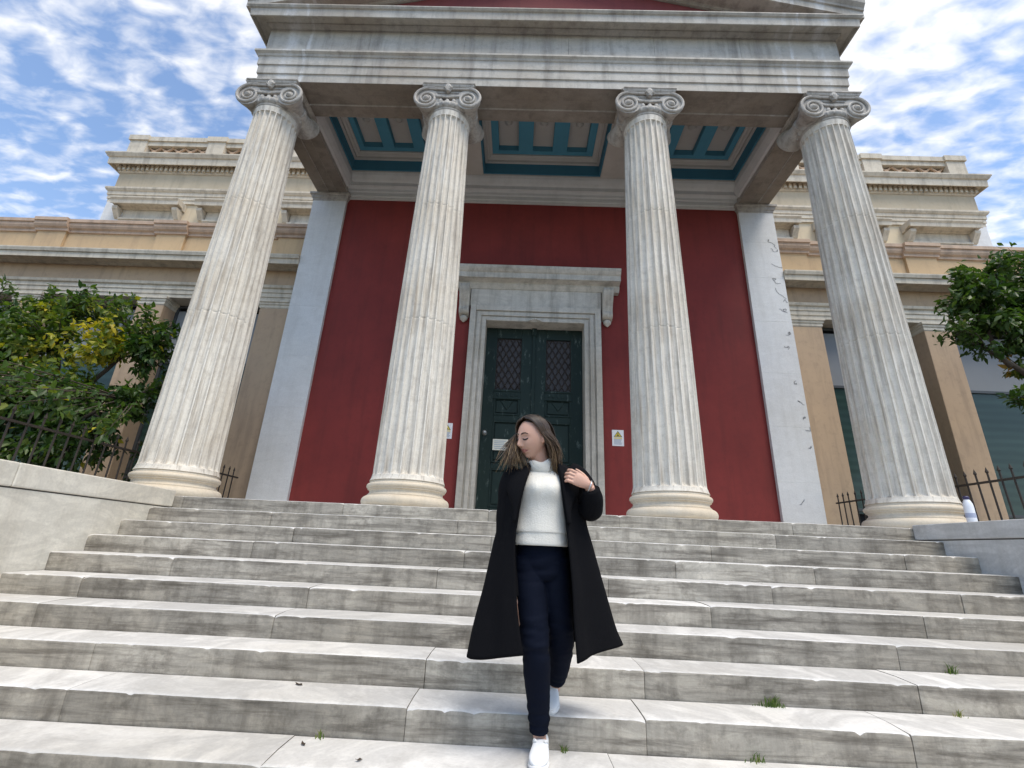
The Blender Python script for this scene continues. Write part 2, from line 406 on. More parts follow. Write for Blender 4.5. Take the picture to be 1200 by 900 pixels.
def capital_mesh():
    mb = MB()
    # necking and egg moulding
    mb.lathe([(.34,6.64),(.375,6.65),(.382,6.665),(.375,6.682),(.365,6.686),(.365,6.695)] + [(.375,6.70),(.405,6.73),(.415,6.76),(.41,6.785),(.40,6.80),(.3,6.80)], seg=72)
    for k in range(24):
        a = 2*PI*(k+.5)/24; c = Vector((.390*math.cos(a), .390*math.sin(a), 6.748))
        mb.loft([(c+Vector((0,0,d)), .028*math.sqrt(max(.02,1-(d/.045)**2)), .028*math.sqrt(max(.02,1-(d/.045)**2))) for d in (-.044,-.034,-.015,.008,.028,.042)], 8)
    zc, xc, RV = 6.875, .365, .235           # volute centres
    for fy in (-1, 1):
        Y0 = fy*.375
        for sx in (-1, 1):
            pts = []; out = []
            turns = 2.6
            for i in range(61):
                t = i/60; a = PI/2 - 2*PI*turns*t
                r = RV*math.exp(-1.75*t)
                pts.append((sx*(xc + r*math.cos(a)), Y0, zc + r*math.sin(a)))
            rad = [.030*(1-.62*i/60) for i in range(61)]
            mb.tube(pts, rad, 8)
            # disc behind the spiral, dished
            disc = [(sx*(xc+RV*math.exp(-1.75*min(1,k/36/turns))*math.cos(PI/2-2*PI*k/36)), zc+RV*math.exp(-1.75*min(1,k/36/turns))*math.sin(PI/2-2*PI*k/36)) for k in range(36)]
            mb.prism_y(disc, Y0-fy*.012, Y0-fy*.09)
            mb.loft([(Vector((sx*xc, Y0+fy*d, zc)), r, r, (1,0,0), (0,0,1)) for d, r in ((-.02,.055),(.012,.052),(.03,.04),(.042,.022),(.046,.005))], 14)
        # canalis
        mb.prism_y([(-xc,6.905),(xc,6.905),(xc,7.06),(-xc,7.06)], Y0-fy*.03, Y0-fy*.1)
        mb.tube([(-xc,Y0,7.105),(-.12,Y0,7.098),(.12,Y0,7.098),(xc,Y0,7.105)], .022, 8)
        mb.tube([(-xc+.1,Y0,6.93),(0,Y0-fy*.0,6.905),(xc-.1,Y0,6.93)], .022, 8)
        mb.prism_y([(-xc,7.03),(xc,7.03),(xc,7.12),(-xc,7.12)], Y0-fy*.02, Y0-fy*.2)
        # egg row between the volutes
        for i in range(-1,2):
            mb.loft([(Vector((i*.115, Y0-fy*.045+fy*.05*math.sqrt(1-(d/.075)**2)*.2, 6.83+d)), .045*math.sqrt(1-(d/.076)**2), .05*math.sqrt(1-(d/.076)**2)) for d in (-.075,-.06,-.03,0,.03,.06,.075)], 10)
        # palmette knob
        mb.loft([(Vector((0,Y0+fy*.015,z)), a, .04) for z,a in ((7.02,.03),(7.06,.06),(7.11,.075),(7.16,.06),(7.195,.035))], 10)
        for a in (-50,-25,0,25,50):
            q = math.radians(a); mb.tube([(0,Y0+fy*.04,7.03),(.07*math.sin(q),Y0+fy*.055,7.03+.08*math.cos(q)),(.1*math.sin(q),Y0+fy*.03,7.03+.13*math.cos(q))], [.012,.016,.008], 6)
    for sx in (-1,1):   # bolsters
        for prof in [[(-.365,.222),(-.30,.20),(-.20,.155),(-.09,.125),(-.03,.12),(-.028,.135),(.028,.135),(.03,.12),(.09,.125),(.20,.155),(.30,.20),(.365,.222)]]:
            mb.loft([(Vector((sx*xc, y, zc+.004)), r*.98, r, (1,0,0), (0,0,1)) for y, r in prof], 28)
    # block and abacus
    mb.box(-.34,.34,-.30,.30,6.78,7.10)
    ab = [(-.02,7.115),(0,7.13),(.012,7.15),(.012,7.165),(.03,7.18),(.03,7.199),(-.2,7.199),(-.2,7.115)]
    P = [(.44,-.44),(.44,.44)]
    mb.sweep([(-.44,-.40),(.44,-.40),(.44,.40),(-.44,.40),(-.44,-.40)], ab)
    mb.box(-.40,.40,-.36,.36,7.105,7.197)
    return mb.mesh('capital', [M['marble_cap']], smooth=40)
SH, BS, CP = shaft_mesh(), base_mesh(), capital_mesh()
for i, x in enumerate(CX):
    c = link('column', SH, bld); c.location = (x,0,0); c.rotation_euler.z = i*.7*0
    c.matrix_parent_inverse = Matrix.Translation(-bld.location)
    for nm, me in (('column_base',BS),('capital',CP)):
        o = bpy.data.objects.new(nm, me); COL.objects.link(o); o.parent = c

# --- entablature, swept round three sides
path = [(-5.19, 2.42), (-5.19, YA), (5.19, YA), (5.19, 2.42)]
def ent(name, prof, mat, bev=.006, soffit=None):
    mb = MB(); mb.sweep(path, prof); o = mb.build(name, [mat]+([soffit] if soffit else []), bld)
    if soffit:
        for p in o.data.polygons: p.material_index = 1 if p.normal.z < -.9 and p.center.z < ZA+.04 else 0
    if bev: bevel(o, bev, 2, 50)
    return o
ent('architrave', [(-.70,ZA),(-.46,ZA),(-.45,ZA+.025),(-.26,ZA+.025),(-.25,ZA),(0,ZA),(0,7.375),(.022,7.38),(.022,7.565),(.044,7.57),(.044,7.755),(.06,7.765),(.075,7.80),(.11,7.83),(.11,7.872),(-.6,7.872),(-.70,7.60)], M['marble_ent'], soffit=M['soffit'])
mb = MB()
xs = [-5.19,-3.3,-1.55,.35,1.9,3.45,5.19]
for a, b in zip(xs[:-1], xs[1:]): mb.box(a+(.002 if a > -5 else 0), b-(.002 if b < 5 else 0), YA, .2, 7.874, 8.60)
mb.box(-5.19,-4.7,.203,2.42,7.874,8.60); mb.box(4.7,5.19,.203,2.42,7.874,8.60)
mb.build('frieze', M['marble_ent'], bld)
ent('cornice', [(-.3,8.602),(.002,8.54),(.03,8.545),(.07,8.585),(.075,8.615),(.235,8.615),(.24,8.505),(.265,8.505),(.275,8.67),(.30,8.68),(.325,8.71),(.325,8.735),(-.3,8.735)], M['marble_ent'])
TS = math.tan(math.radians(15.3))
mb = MB(); mb.prism_y([(-5.3,8.737),(5.3,8.737),(0,8.737+5.3*TS)], -.31, .1); mb.build('tympanum', M['red_tymp'], bld)
mb = MB()
rk = [(-.29,-.10),(-.34,-.10),(-.345,-.03),(-.40,.0),(-.60,.0),(-.605,-.03),(-.63,-.03),(-.635,.14),(-.66,.15),(-.67,.19),(-.72,.25),(-.735,.34),(-.735,.37),(-.29,.40)]
for s in (-1,1):
    n = len(rk); xe = s*5.58
    vs = [(xe,y,8.74+max(h,0)+.0) for y,h in rk] + [(0,y,8.74+h+5.58*TS) for y,h in rk]
    fs = [(i,(i+1)%n,n+(i+1)%n,n+i) for i in range(n)] + [tuple(range(n-1,-1,-1)), tuple(range(n,2*n))]
    mb.add(vs, fs)
mb.build('raking_cornice', M['marble_ent'], bld)
mb = MB()
for s in (-1,1):
    z0, z1 = 8.95, 8.95+5.55*TS
    vs = [(s*5.55,-.28,z0),(0,-.28,z1),(0,9,z1),(s*5.55,9,z0),(s*5.55,-.28,z0+.16),(0,-.28,z1+.16),(0,9,z1+.16),(s*5.55,9,z0+.16)]
    mb.add(vs, [(0,1,2,3),(4,5,6,7),(0,1,5,4),(1,2,6,5),(2,3,7,6),(3,0,4,7)])
mb.build('porch_roof', M['pink_stone'], bld)

# --- coffered ceiling
ZC = 7.60
coffers = [(-4.36,-1.90),(-1.33,1.33),(1.90,4.36)]
CY0, CY1 = .62, 2.10
mb = MB()
xs = [-4.5,-4.36,-1.90,-1.33,1.33,1.90,4.36,4.5]
for a, b in ((-4.6,-4.36),(-1.90,-1.33),(1.33,1.90),(4.36,4.6)): mb.box(a,b,CY0,CY1,ZC,8.62)
mb.box(-4.6,4.6,YB-.02,CY0,ZC+.002,8.62); mb.box(-4.6,4.6,CY1,2.5,ZC+.002,8.62)
mb.build('ceiling_beams', M['beam_paint'], bld)
for x0, x1 in coffers:
    f = MB(); e = .004
    z1, z2 = 7.93, 8.02
    # deep blue sides
    f.box(x0+e,x1-e,CY0+e,CY0+.03,ZC+.02,z2); f.box(x0+e,x1-e,CY1-.03,CY1-e,ZC+.02,z2)
    f.box(x0+e,x0+.03,CY0+.031,CY1-.031,ZC+.02,z2); f.box(x1-.03,x1-e,CY0+.031,CY1-.031,ZC+.02,z2)
    part = f.build('coffer', M['blue_dark'], bld)
    g = MB()
    mo = [(0,7.90),(0,z2),(.17,z2),(.17,7.985),(.13,7.98),(.10,7.955),(.06,7.95),(.05,7.90)]
    a0, a1, b0, b1 = x0+.031, x1-.031, CY0+.031, CY1-.031
    # inward: travel so that the inside lies to the right (clockwise)
    g.sweep([(a0,b0+.0),(a0,b1),(a1,b1),(a1,b0),(a0,b0)], mo)
    g.build('moulding', M['coffer_white'], part)
    fi = MB(); px0, px1, py0, py1 = a0+.16, a1-.16, b0+.16, b1-.16
    nx = 3; pw, pg = .42, 0
    cxs = [px0+(px1-px0)*(i+.5)/nx for i in range(nx)]; cys = [(py0+py1)/2]
    hw, hd = .22, (py1-py0)/2-.11
    # field as strips round the sunk panels
    ycut = [py0]; 
    for cy in cys: ycut += [cy-hd, cy+hd]
    ycut.append(py1); xcut = [px0]
    for cx in cxs: xcut += [cx-hw, cx+hw]
    xcut.append(px1)
    for i in range(len(ycut)-1):
        if i % 2 == 0: fi.box(px0,px1,ycut[i],ycut[i+1],z2-.005,8.16)
        else:
            for j in range(0,len(xcut)-1,2): fi.box(xcut[j],xcut[j+1],ycut[i]+.0005,ycut[i+1]-.0005,z2-.005,8.16)
    fi.build('field', M['blue'], part)
    wp = MB(); wp.box(px0,px1,py0,py1,8.163,8.2)
    for cx in cxs:
        for cy in cys: wp.loft([(Vector((cx,cy-.18,z)),r,r) for z,r in ((8.162,.07),(8.14,.085),(8.11,.06),(8.08,.02))], 12)
    wp.build('sunk_panels', M['coffer_white'], part)

# --- back wall, crown moulding and pilasters
mb = MB()
mb.box(-4.52,DC-1.03,RW,RW+.5,-.02,7.62); mb.box(DC+1.03,4.52,RW,RW+.5,-.02,7.62); mb.box(DC-1.03,DC+1.03,RW+.001,RW+.5,4.05,7.62)
mb.build('red_wall', M['red'], bld)
mb = MB()
mb.prism_x([(RW-.002,7.11),(2.44,7.11),(2.44,7.17),(2.41,7.18),(2.41,7.27),(2.37,7.28),(2.36,7.33),(2.31,7.36),(2.27,7.36),(2.27,7.45),(2.20,7.47),(2.14,7.54),(2.12,7.598),(RW-.002,7.598)], -4.497, 4.497)
for s in (-1,1):
    mb.prism_y([(s*4.497,7.30),(s*4.44,7.32),(s*4.40,7.40),(s*4.37,7.48),(s*4.36,7.597),(s*4.497,7.597)], YB, 2.27)
mb.build('crown_moulding', M['white_moulding'], bld)
for s in (-1,1):
    mb = MB(); zs = [-.05,.95,2.0,3.1,4.25,5.3,6.2,7.02]
    for a, b in zip(zs[:-1], zs[1:]): mb.box(s*4.50, s*5.275, DW, 2.95, a+.0004, b-.0004)
    p = mb.build('pilaster', M['marble_anta'], bld); bevel(p, .0015, 1)
    mb = MB()
    cap = [(0,7.0),(.012,7.02),(.012,7.05),(.03,7.07),(.045,7.11),(.045,7.13),(.075,7.15),(.075,7.198),(-.2,7.198),(-.2,7.0)]
    pth = [(4.50,2.9),(4.50,DW),(5.275,DW),(5.275,2.9)]
    if s < 0: pth = [(-x,y) for x,y in reversed(pth)]
    mb.sweep(pth, cap)
    mb.build('pilaster_capital', M['marble_cap'], p)
    if s > 0: right_pilaster = p
# graffiti scribbled down the right pilaster
rg = random.Random(5)
def ribbon(mb, pts, w, y):
    for (xa,za),(xb,zb) in zip(pts[:-1], pts[1:]):
        d = Vector((xb-xa, zb-za)); L = d.length
        if L < 1e-5: continue
        nrm = Vector((-d.y, d.x))/L*w/2; d = d/L*w*.3
        q = [(xa-d.x+nrm.x,za-d.y+nrm.y),(xb+d.x+nrm.x,zb+d.y+nrm.y),(xb+d.x-nrm.x,zb+d.y-nrm.y),(xa-d.x-nrm.x,za-d.y-nrm.y)]
        mb.add([(a,y,b) for a,b in q], [(0,1,2,3)])
for zc, xc, sc in ((6.25,5.13,.14),(6.05,5.15,.12),(5.65,5.10,.12),(5.25,5.12,.14),(5.05,5.10,.12),(4.72,5.20,.07),(4.55,5.13,.14),(3.95,5.16,.12),(3.62,5.15,.11),(2.9,5.18,.07),(2.5,5.19,.08),(2.2,5.2,.07),(1.95,5.2,.06),(1.6,5.19,.04),(.55,4.86,.05)):
    sc *= .8; x, z = xc-sc*.6, zc; pts = [(x,z)]; ang = rg.uniform(-1,1)
    for i in range(22):
        ang += rg.uniform(-1.1,1.3); x += .55*sc*.28*math.cos(ang)+sc*.06; z += .5*sc*.3*math.sin(ang)
        pts.append((min(x,5.262),z))
    mb = MB(); ribbon(mb, pts, .011 if sc > .1 else .009, DW-.003)
    mb.build('graffiti', M['paint_mark'], right_pilaster, fixn=False)

# --- door
fr = MB()
def door_ring(o0, o1, zt0, zt1, y0, y1):
    fr.box(DC-o1,DC-o0,y0,y1,0,zt1); fr.box(DC+o0,DC+o1,y0,y1,0,zt1); fr.box(DC-o0+.0005,DC+o0-.0005,y0,y1,zt0,zt1)
door_ring(1.02,1.10,4.04,4.12,2.37,2.95); door_ring(1.10,1.13,4.12,4.15,2.39,2.70); door_ring(1.13,1.21,4.15,4.23,2.355,2.70)
door_ring(1.21,1.24,4.23,4.26,2.375,2.70); door_ring(1.24,1.36,4.26,4.38,2.335,2.70)
dfr = fr.build('door_frame', M['marble_door'], bld); bevel(dfr, .008, 2)
h = MB(); h.box(DC-1.38,DC+1.38,2.375,RW+.01,4.382,4.80)
h.prism_x([(RW,4.78),(2.36,4.78),(2.33,4.82),(2.30,4.86),(2.30,4.90),(2.20,4.93),(2.14,4.93),(2.14,5.05),(2.11,5.07),(2.07,5.13),(2.06,5.19),(RW,5.22)], DC-1.76, DC+1.76)
bevel(h.build('door_hood', M['marble_door'], dfr), .006, 2)
for s in (-1,1):
    c = MB(); x0 = DC+s*1.50; w = .105
    prof = [(RW,4.778),(2.17,4.778),(2.15,4.72),(2.18,4.62),(2.24,4.52),(2.30,4.42),(2.33,4.33)] + [(2.40-.085*math.cos(math.radians(a)),4.25-.085*math.sin(math.radians(a))) for a in range(-30,100,20)] + [(2.43,4.15),(RW,4.14)]
    c.prism_x(prof, x0-w, x0+w)
    for dx in (-.08,0,.08): c.prism_x([(y-.018,z) for y,z in prof[1:-1]]+[(y+.05,z) for y,z in reversed(prof[1:-1])], x0+dx-.018, x0+dx+.018)
    c.loft([(Vector((x0,2.42,z)),a,a*.8) for z,a in ((4.15,.05),(4.11,.085),(4.07,.08),(4.03,.045),(4.0,.012))], 12)
    bevel(c.build('console', M['marble_door'], dfr), .004, 2)
# ornament at the head of the opening
c = MB()
for a in (-1,-.5,0,.5,1): c.tube([(DC,2.37,4.10),(DC+a*.09,2.345,4.07+.03*(1-abs(a))),(DC+a*.15,2.35,4.06-.03*abs(a))], [.02,.022,.008], 8)
c.build('carved_ornament', M['marble_door'], dfr, True)
c = MB(); c.box(DC-1.03,DC+1.03,2.25,2.9,-.004,.03); c.build('threshold', M['marble_door'], dfr)
for s in (-1,1):
    c = MB(); YD = 2.72
    xa, xb = DC+s*.012, DC+s*1.018
    x0, x1 = min(xa,xb), max(xa,xb)
    gx0, gx1 = DC+s*.52-.26, DC+s*.52+.26
    rails = [(0.03,.30),(1.02,1.14),(1.98,2.10),(2.46,2.62),(3.80,4.04)]
    c.box(x0,gx0,YD,YD+.07,.031,4.035); c.box(gx1,x1,YD,YD+.07,.031,4.035)
    for a, b in rails: c.box(gx0+.0005,gx1-.0005,YD+.001,YD+.069,max(a,.032),min(b,4.034))
    leaf = c.build('door_leaf', M['door'], bld); bevel(leaf, .006, 2)
    for a, b in ((.30,1.02),(1.14,1.98),(2.10,2.46)):
        c = MB(); t = .03
        c.box(gx0,gx1,YD+.03,YD+.06,a-.01,b+.01)
        c.box(gx0+.05,gx1-.05,YD+.008,YD+.031,a+.06,b-.06)
        for q in ((gx0,gx0+t,a,b),(gx1-t,gx1,a,b),(gx0+t,gx1-t,a,a+t),(gx0+t,gx1-t,b-t,b)): c.box(q[0],q[1],YD-.014,YD+.032,q[2],q[3])
        if b > 2.4:
            cx = (gx0+gx1)/2; c.prism_y([(cx-.13,2.40),(cx+.13,2.40),(cx,2.22)], YD-.012, YD+.02)
        bevel(c.build('door_panel', M['door'], leaf), .006, 2)
    c = MB()
    c.box(gx0-.01,gx1+.01,YD-.012,YD+.004,2.43,2.64); c.box(gx0-.02,gx1+.02,YD-.03,YD+.003,2.60,2.635); c.box(gx0-.02,gx1+.02,YD-.025,YD+.003,2.44,2.465)
    for i in range(5): c.box(gx0+.04+i*.095,gx0+.09+i*.095,YD-.024,YD+.01,2.50,2.56)
    bevel(c.build('dentil_strip', M['door'], leaf), .004, 2)
    g = MB(); g.box(gx0,gx1,YD+.045,YD+.06,2.62,3.80); g.build('grille_backing', M['mesh_grey'], leaf)
    g = MB(); W, H = gx1-gx0, 1.16; sl = 1.75
    for sg in (1,-1):
        k = -12
        for k in range(-9,10):
            # line z = zc + sg*sl*(x-gx0) + k*.235
            segp = []
            for i in range(41):
                x = gx0+W*i/40; z = 2.64+ (0 if sg > 0 else H) + sg*sl*(x-gx0) + k*.235
                if 2.63 <= z <= 3.79: segp.append((x,z))
            if len(segp) > 1: g.tube([(segp[0][0],YD+.02+.008*sg,segp[0][1]),(segp[-1][0],YD+.02+.008*sg,segp[-1][1])], .012, 6)
    g.tube([(gx0,YD+.02,2.64),(gx1,YD+.02,2.64),(gx1,YD+.02,3.79),(gx0,YD+.02,3.79),(gx0,YD+.02,2.64)], .014, 6)
    g.build('grille', M['iron'], leaf)
    if s < 0:
        k = MB(); k.loft([(Vector((DC-.93,YD-d,1.72)),r,r,(1,0,0),(0,0,1)) for d,r in ((-.01,.05),(.012,.05),(.02,.025),(.05,.02),(.06,.04),(.085,.04),(.095,.015))], 16)
        k.build('door_knob', simple('worn_steel', (.35,.36,.36), .4, .8), leaf, True)
c = MB(); c.box(DC-.035,DC+.035,2.69,2.719,.031,4.034); c.box(DC-.05,DC+.05,2.665,2.719,3.86,4.034); bevel(c.build('door_mullion', M['door'], bld), .01, 2)
c = MB(); c.box(DC-1.03,DC+1.03,2.86,2.94,0,4.05); c.build('door_backing', M['dark'], bld)

# --- lower wings
PX = [5.70, 8.52, 11.35, 14.18, 17.0, 19.8]
for s in (-1,1):
    for i, x in enumerate(PX):
        x0, x1 = (5.277, 6.08) if i == 0 else (x-.30, x+.30)
        mb = MB(); mb.box(s*x0, s*x1, 2.70, 3.3, -.3, 4.325)
        pil = mb.build('wing_pillar', M['tan'], bld); bevel(pil, .012, 2)
        mb = MB()
        pth = [(x0,3.2),(x0,2.70),(x1,2.70),(x1,3.2)]
        if s < 0: pth = [(-a,b) for a,b in reversed(pth)]
        mb.sweep(pth, [(0,4.31),(.015,4.33),(.015,4.38),(.035,4.40),(.035,4.435),(.06,4.45),(.06,4.498),(-.2,4.498),(-.2,4.31)])
        mb.build('pillar_capital', M['grey_trim'], pil)
    X0, X1 = s*5.277, s*22
    mb = MB(); mb.prism_x([(2.73,4.50),(2.70,4.50),(2.70,4.58),(2.68,4.585),(2.68,4.68),(2.66,4.685),(2.66,4.77),(2.62,4.79),(2.60,4.845),(2.73,4.85),(3.4,4.85),(3.4,4.50)], X0, X1)
    mb.build('wing_architrave', M['grey_trim'], bld)
    mb = MB(); mb.box(X0,X1,2.72,3.4,4.852,5.29); mb.build('wing_frieze', M['tan'], bld)
    mb = MB(); mb.prism_x([(2.72,5.28),(2.68,5.285),(2.64,5.32),(2.42,5.32),(2.41,5.26),(2.385,5.26),(2.38,5.38),(2.35,5.385),(2.33,5.45),(2.33,5.475),(3.4,5.48),(3.4,5.26)], X0, X1)
    mb.build('wing_cornice', M['grey_trim'], bld)
    mb = MB(); mb.box(X0,X1,2.68,3.1,5.482,6.17)
    for i, x in enumerate(PX[1:]): mb.box(s*(x-.34),s*(x+.34),2.62,2.675,5.482,6.17)
    mb.box(s*5.30,s*6.0,2.62,2.675,5.482,6.17)
    mb.build('parapet', M['ochre'], bld)
    cop = [(2.70,6.08),(2.645,6.09),(2.645,6.15),(2.60,6.18),(2.575,6.23),(2.575,6.30),(2.545,6.31),(2.545,6.39),(3.2,6.42),(3.2,6.08)]
    mb = MB(); mb.prism_x(cop, X0, X1)
    for x in [5.66]+PX[1:]: mb.prism_x([(y-.06 if y < 3 else y,z+.004) for y,z in cop], s*(x-.39), s*(x+.39))
    mb.build('parapet_coping', M['pink_stone'], bld)
    mb = MB(); mb.box(X0,X1,3.11,7.0,5.3,5.482); mb.build('terrace_roof', M['grey_trim'], bld)
    # openings
    for i in range(len(PX)-1):
        a = 6.081 if i == 0 else PX[i]+.301; b = PX[i+1]-.301
        x0, x1 = sorted((s*a, s*b))
        f = MB()
        for q in ((x0,x0+.06),(x1-.06,x1)): f.box(q[0],q[1],3.06,3.14,.55,4.498)
        for z in (.55,3.08,4.43): f.box(x0+.061,x1-.061,3.065,3.135,z,z+.055)
        w = f.build('window', simple('window_frame_paint',(.05,.055,.06),.5) if 'wf' not in M else M['wf'], bld)
        if 'wf' not in M: M['wf'] = w.data.materials[0]
        g = MB(); g.box(x0,x1,3.10,3.11,.5,3.10); g.build('pane', M['glass'], w)
        g = MB(); g.box(x0,x1,3.09,3.10,3.11,4.36); g.build('blind', M['blind'], w)
        g = MB(); g.box(x0,x1,3.16,3.22,-.3,4.498); g.build('window_recess', M['dark'], w)
# wall body behind the wings
for s in (-1,1):
    mb = MB(); mb.box(s*4.53,s*22,3.30,3.6,-.3,5.2); mb.build('inner_wall', M['tan'], bld)

# --- upper storey
UY = 6.0; UX = 14.05
mb = MB(); mb.box(-UX,UX,UY,UY+8,5.3,10.97); mb.build('upper_wall', M['cream'], bld)
for s in (-1,1):
    mb = MB(); mb.box(s*13.42,s*14.08,UY-.07,UY+.6,5.4,9.72)
    mb.build('corner_pilaster', M['marble_anta'], bld)
def swp(name, prof, mat, x=UX, dent=False):
    mb = MB()
    if dent:
        q = -14.1
        while q < 14.1:
            mb.box(q,q+.085,UY-.15,UY-.075,10.985,11.185); q += .16
    mb.sweep([(-x,UY+7),(-x,UY),(x,UY),(x,UY+7)], prof); return mb.build(name, mat, bld)
swp('upper_architrave', [(-.2,9.72),(.06,9.72),(.06,9.84),(.085,9.845),(.085,9.98),(.11,9.985),(.11,10.11),(.14,10.13),(.18,10.19),(.18,10.25),(.05,10.29),(-.2,10.29)], M['grey_trim'])
swp('upper_frieze', [(-.2,10.292),(.03,10.292),(.03,10.93),(-.2,10.93)], M['frieze_tan'])
swp('upper_cornice', [(-.2,10.932),(.05,10.932),(.08,10.96),(.08,11.19),(.10,11.22),(.26,11.21),(.27,11.10),(.30,11.10),(.31,11.34),(.35,11.36),(.41,11.46),(.41,11.50),(-.2,11.52)], M['grey_trim'], dent=True)
mb = MB(); mb.box(-13.3,13.3,UY+.3,UY+7,11.2,11.52); mb.build('upper_roof', M['grey_trim'], bld)
# attic parapet with lattice
AP = [13.85, 11.1, 8.35, 5.6, 2.85]
for s in (-1,1):
    for i, x in enumerate(AP):
        mb = MB(); mb.box(s*(x-.30),s*(x+.30),UY-.05,UY+.35,11.522,12.36); mb.box(s*(x-.35),s*(x+.35),UY-.10,UY+.40,12.36,12.56)
        mb.build('attic_pedestal', M['grey_trim'], bld)
        if i < len(AP)-1:
            xa, xb = AP[i+1]+.302, x-.302
            mb = MB(); mb.prism_x([(UY,11.522),(UY+.3,11.522),(UY+.3,12.36),(UY+.35,12.363),(UY+.35,12.54),(UY-.05,12.54),(UY-.05,12.363),(UY,12.36),(UY,12.19),(UY+.24,12.19),(UY+.24,11.80),(UY,11.80)], s*xa, s*xb)
            rail = mb.build('attic_rail', M['grey_trim'], bld)
            mb = MB(); n = 5; w = (xb-xa)/n
            for k in range(n):
                for d in (1,-1):
                    p, q = xa+k*w, xa+(k+1)*w
                    z0, z1 = (11.80,12.19) if d > 0 else (12.19,11.80)
                    mb.tube([(s*p,UY+.12+.012*d,z0),(s*q,UY+.12+.012*d,z1)], .042, 6)
                cxx = s*(xa+(k+.5)*w)
                mb.loft([(Vector((cxx,UY+.06+d,11.995)),r,r,(1,0,0),(0,0,1)) for d,r in ((0,.06),(.03,.08),(.08,.06))], 10)
            mb.build('lattice', M['terracotta'], rail)
# windows with hoods
for s in (-1,1):
    for i in range(4):
        x = s*(12.55-2.745*i)
        f = MB()
        for q in ((x-.92,x-.66),(x+.66,x+.92)): f.box(q[0],q[1],UY-.10,UY+.01,6.2,9.0)
        f.box(x-.659,x+.659,UY-.10,UY+.01,8.74,9.0); f.box(x-.92,x+.92,UY-.13,UY+.01,9.002,9.08)
        f.box(x-.86,x+.86,UY-.08,UY+.01,9.082,9.40)
        f.prism_x([(UY,9.40),(UY-.11,9.40),(UY-.16,9.46),(UY-.34,9.48),(UY-.35,9.43),(UY-.37,9.43),(UY-.38,9.56),(UY-.43,9.62),(UY-.43,9.66),(UY,9.68)], x-1.1, x+1.1)
        w = f.build('upper_window', M['grey_trim'], bld); bevel(w, .01, 1)
        for d in (-1,1):
            c = MB(); c.prism_x([(UY,9.39),(UY-.30,9.39),(UY-.29,9.30),(UY-.20,9.18),(UY-.12,9.06),(UY,9.0)], x+d*.97-.085, x+d*.97+.085)
            c.build('hood_bracket', M['grey_trim'], w)
        g = MB(); g.box(x-.658,x+.658,UY-.03,UY-.01,6.2,8.738); g.build('pane', M['glass'], w)

# ------------------------------------------------------------------ signs and notice
def sign(name, x0, x1, z0, z1, y, label):
    t = MB(); t.box(x0,x1,y-.008,y,z0,z1)
    root = t.build(name, M['sign_white']); tag(root, label, 'sign'); bevel(root, .003, 1)
    w, h = x1-x0, z1-z0; cx = (x0+x1)/2
    t = MB(); t.prism_y([(cx-.36*w,z0+.56*h),(cx+.36*w,z0+.56*h),(cx,z0+.93*h)], y-.0115, y-.0085); t.build('yellow_triangle', M['sign_yellow'], root)
    t = MB(); o = .05*w
    tri = [(cx-.36*w,z0+.56*h),(cx+.36*w,z0+.56*h),(cx,z0+.93*h)]; ctr = Vector((cx,z0+.68*h))
    inner = [tuple(ctr+(Vector(p)-ctr)*.78) for p in tri]
    for i in range(3):
        a, b = tri[i], tri[(i+1)%3]; c, d = inner[(i+1)%3], inner[i]
        t.add([(p[0],y-.0125,p[1]) for p in (a,b,c,d)], [(0,1,2,3)])
    t.box(cx-.10*w,cx+.10*w,y-.0145,y-.0126,z0+.62*h,z0+.67*h); t.box(cx-.03*w,cx+.03*w,y-.0145,y-.0126,z0+.69*h,z0+.79*h)
    t.build('pictogram', M['sign_black'], root, fixn=False)
    t = MB(); t.box(x0+.16*w,x1-.16*w,y-.0115,y-.0085,z0+.46*h,z0+.51*h); t.build('yellow_band', M['sign_yellow'], root)
    t = MB()
    for i in range(5):
        zz = z0+(.40-.07*i)*h; t.box(x0+.16*w,x1-(.16+.05*(i%3))*w,y-.0105,y-.0083,zz-.018*h,zz+.018*h)
    t.build('text_lines', M['sign_grey'], root)
sign('warning_sign', -1.80,-1.585,1.52,1.83, RW, 'white warning sign with yellow triangle on the red wall, partly covered by a column')
sign('warning_sign', 1.50,1.725,1.51,1.825, RW, 'white warning sign with yellow triangle on the red wall, fully visible beside a column')
t = MB(); t.box(-.80,-.50,2.69,2.698,1.38,1.60); nt = t.build('paper_notice', simple('cream_paper', (.72,.70,.60), .7)); tag(nt, 'cream paper notice stuck on the green door', 'notice')
t = MB()
for i in range(5): t.box(-.77,-.54-.04*(i%2),2.687,2.6895,1.555-i*.036,1.568-i*.036)
t.build('text_lines', M['sign_grey'], nt)

# ------------------------------------------------------------------ railings
def fence(s, y0, y1, sp, label):
    root = empty('iron_railing', (s*5.49,(y0+y1)/2,.03), label, 'railing')
    zb = .03; zr = .60; zt = .76
    for z in (zr, .13):
        m = MB(); m.box(s*5.475, s*5.505, y0, y1, z-.012, z+.012); m.build('rail', M['iron'], root)
    pk = MB(); pk.tube([(0,0,0),(0,0,zt-zb-.05)], .0105, 8); pk.loft([(Vector((0,0,zt-zb-.06+d)),r,r) for d,r in ((0,.011),(.015,.019),(.03,.014),(.075,.001))], 8)
    me = pk.mesh('picket', [M['iron']], 40)
    y = y0+.03
    while y < y1:
        o = link('picket', me, root); o.location = (s*5.49, y, zb); o.matrix_parent_inverse = Matrix.Translation(-root.location)
        o.rotation_euler = (random.uniform(-.02,.02), random.uniform(-.02,.02), 0)
        y += sp
fence(-1, -4.4, 2.38, .165, 'black iron spiked railing on the cream side wall, in front of bushy tree')
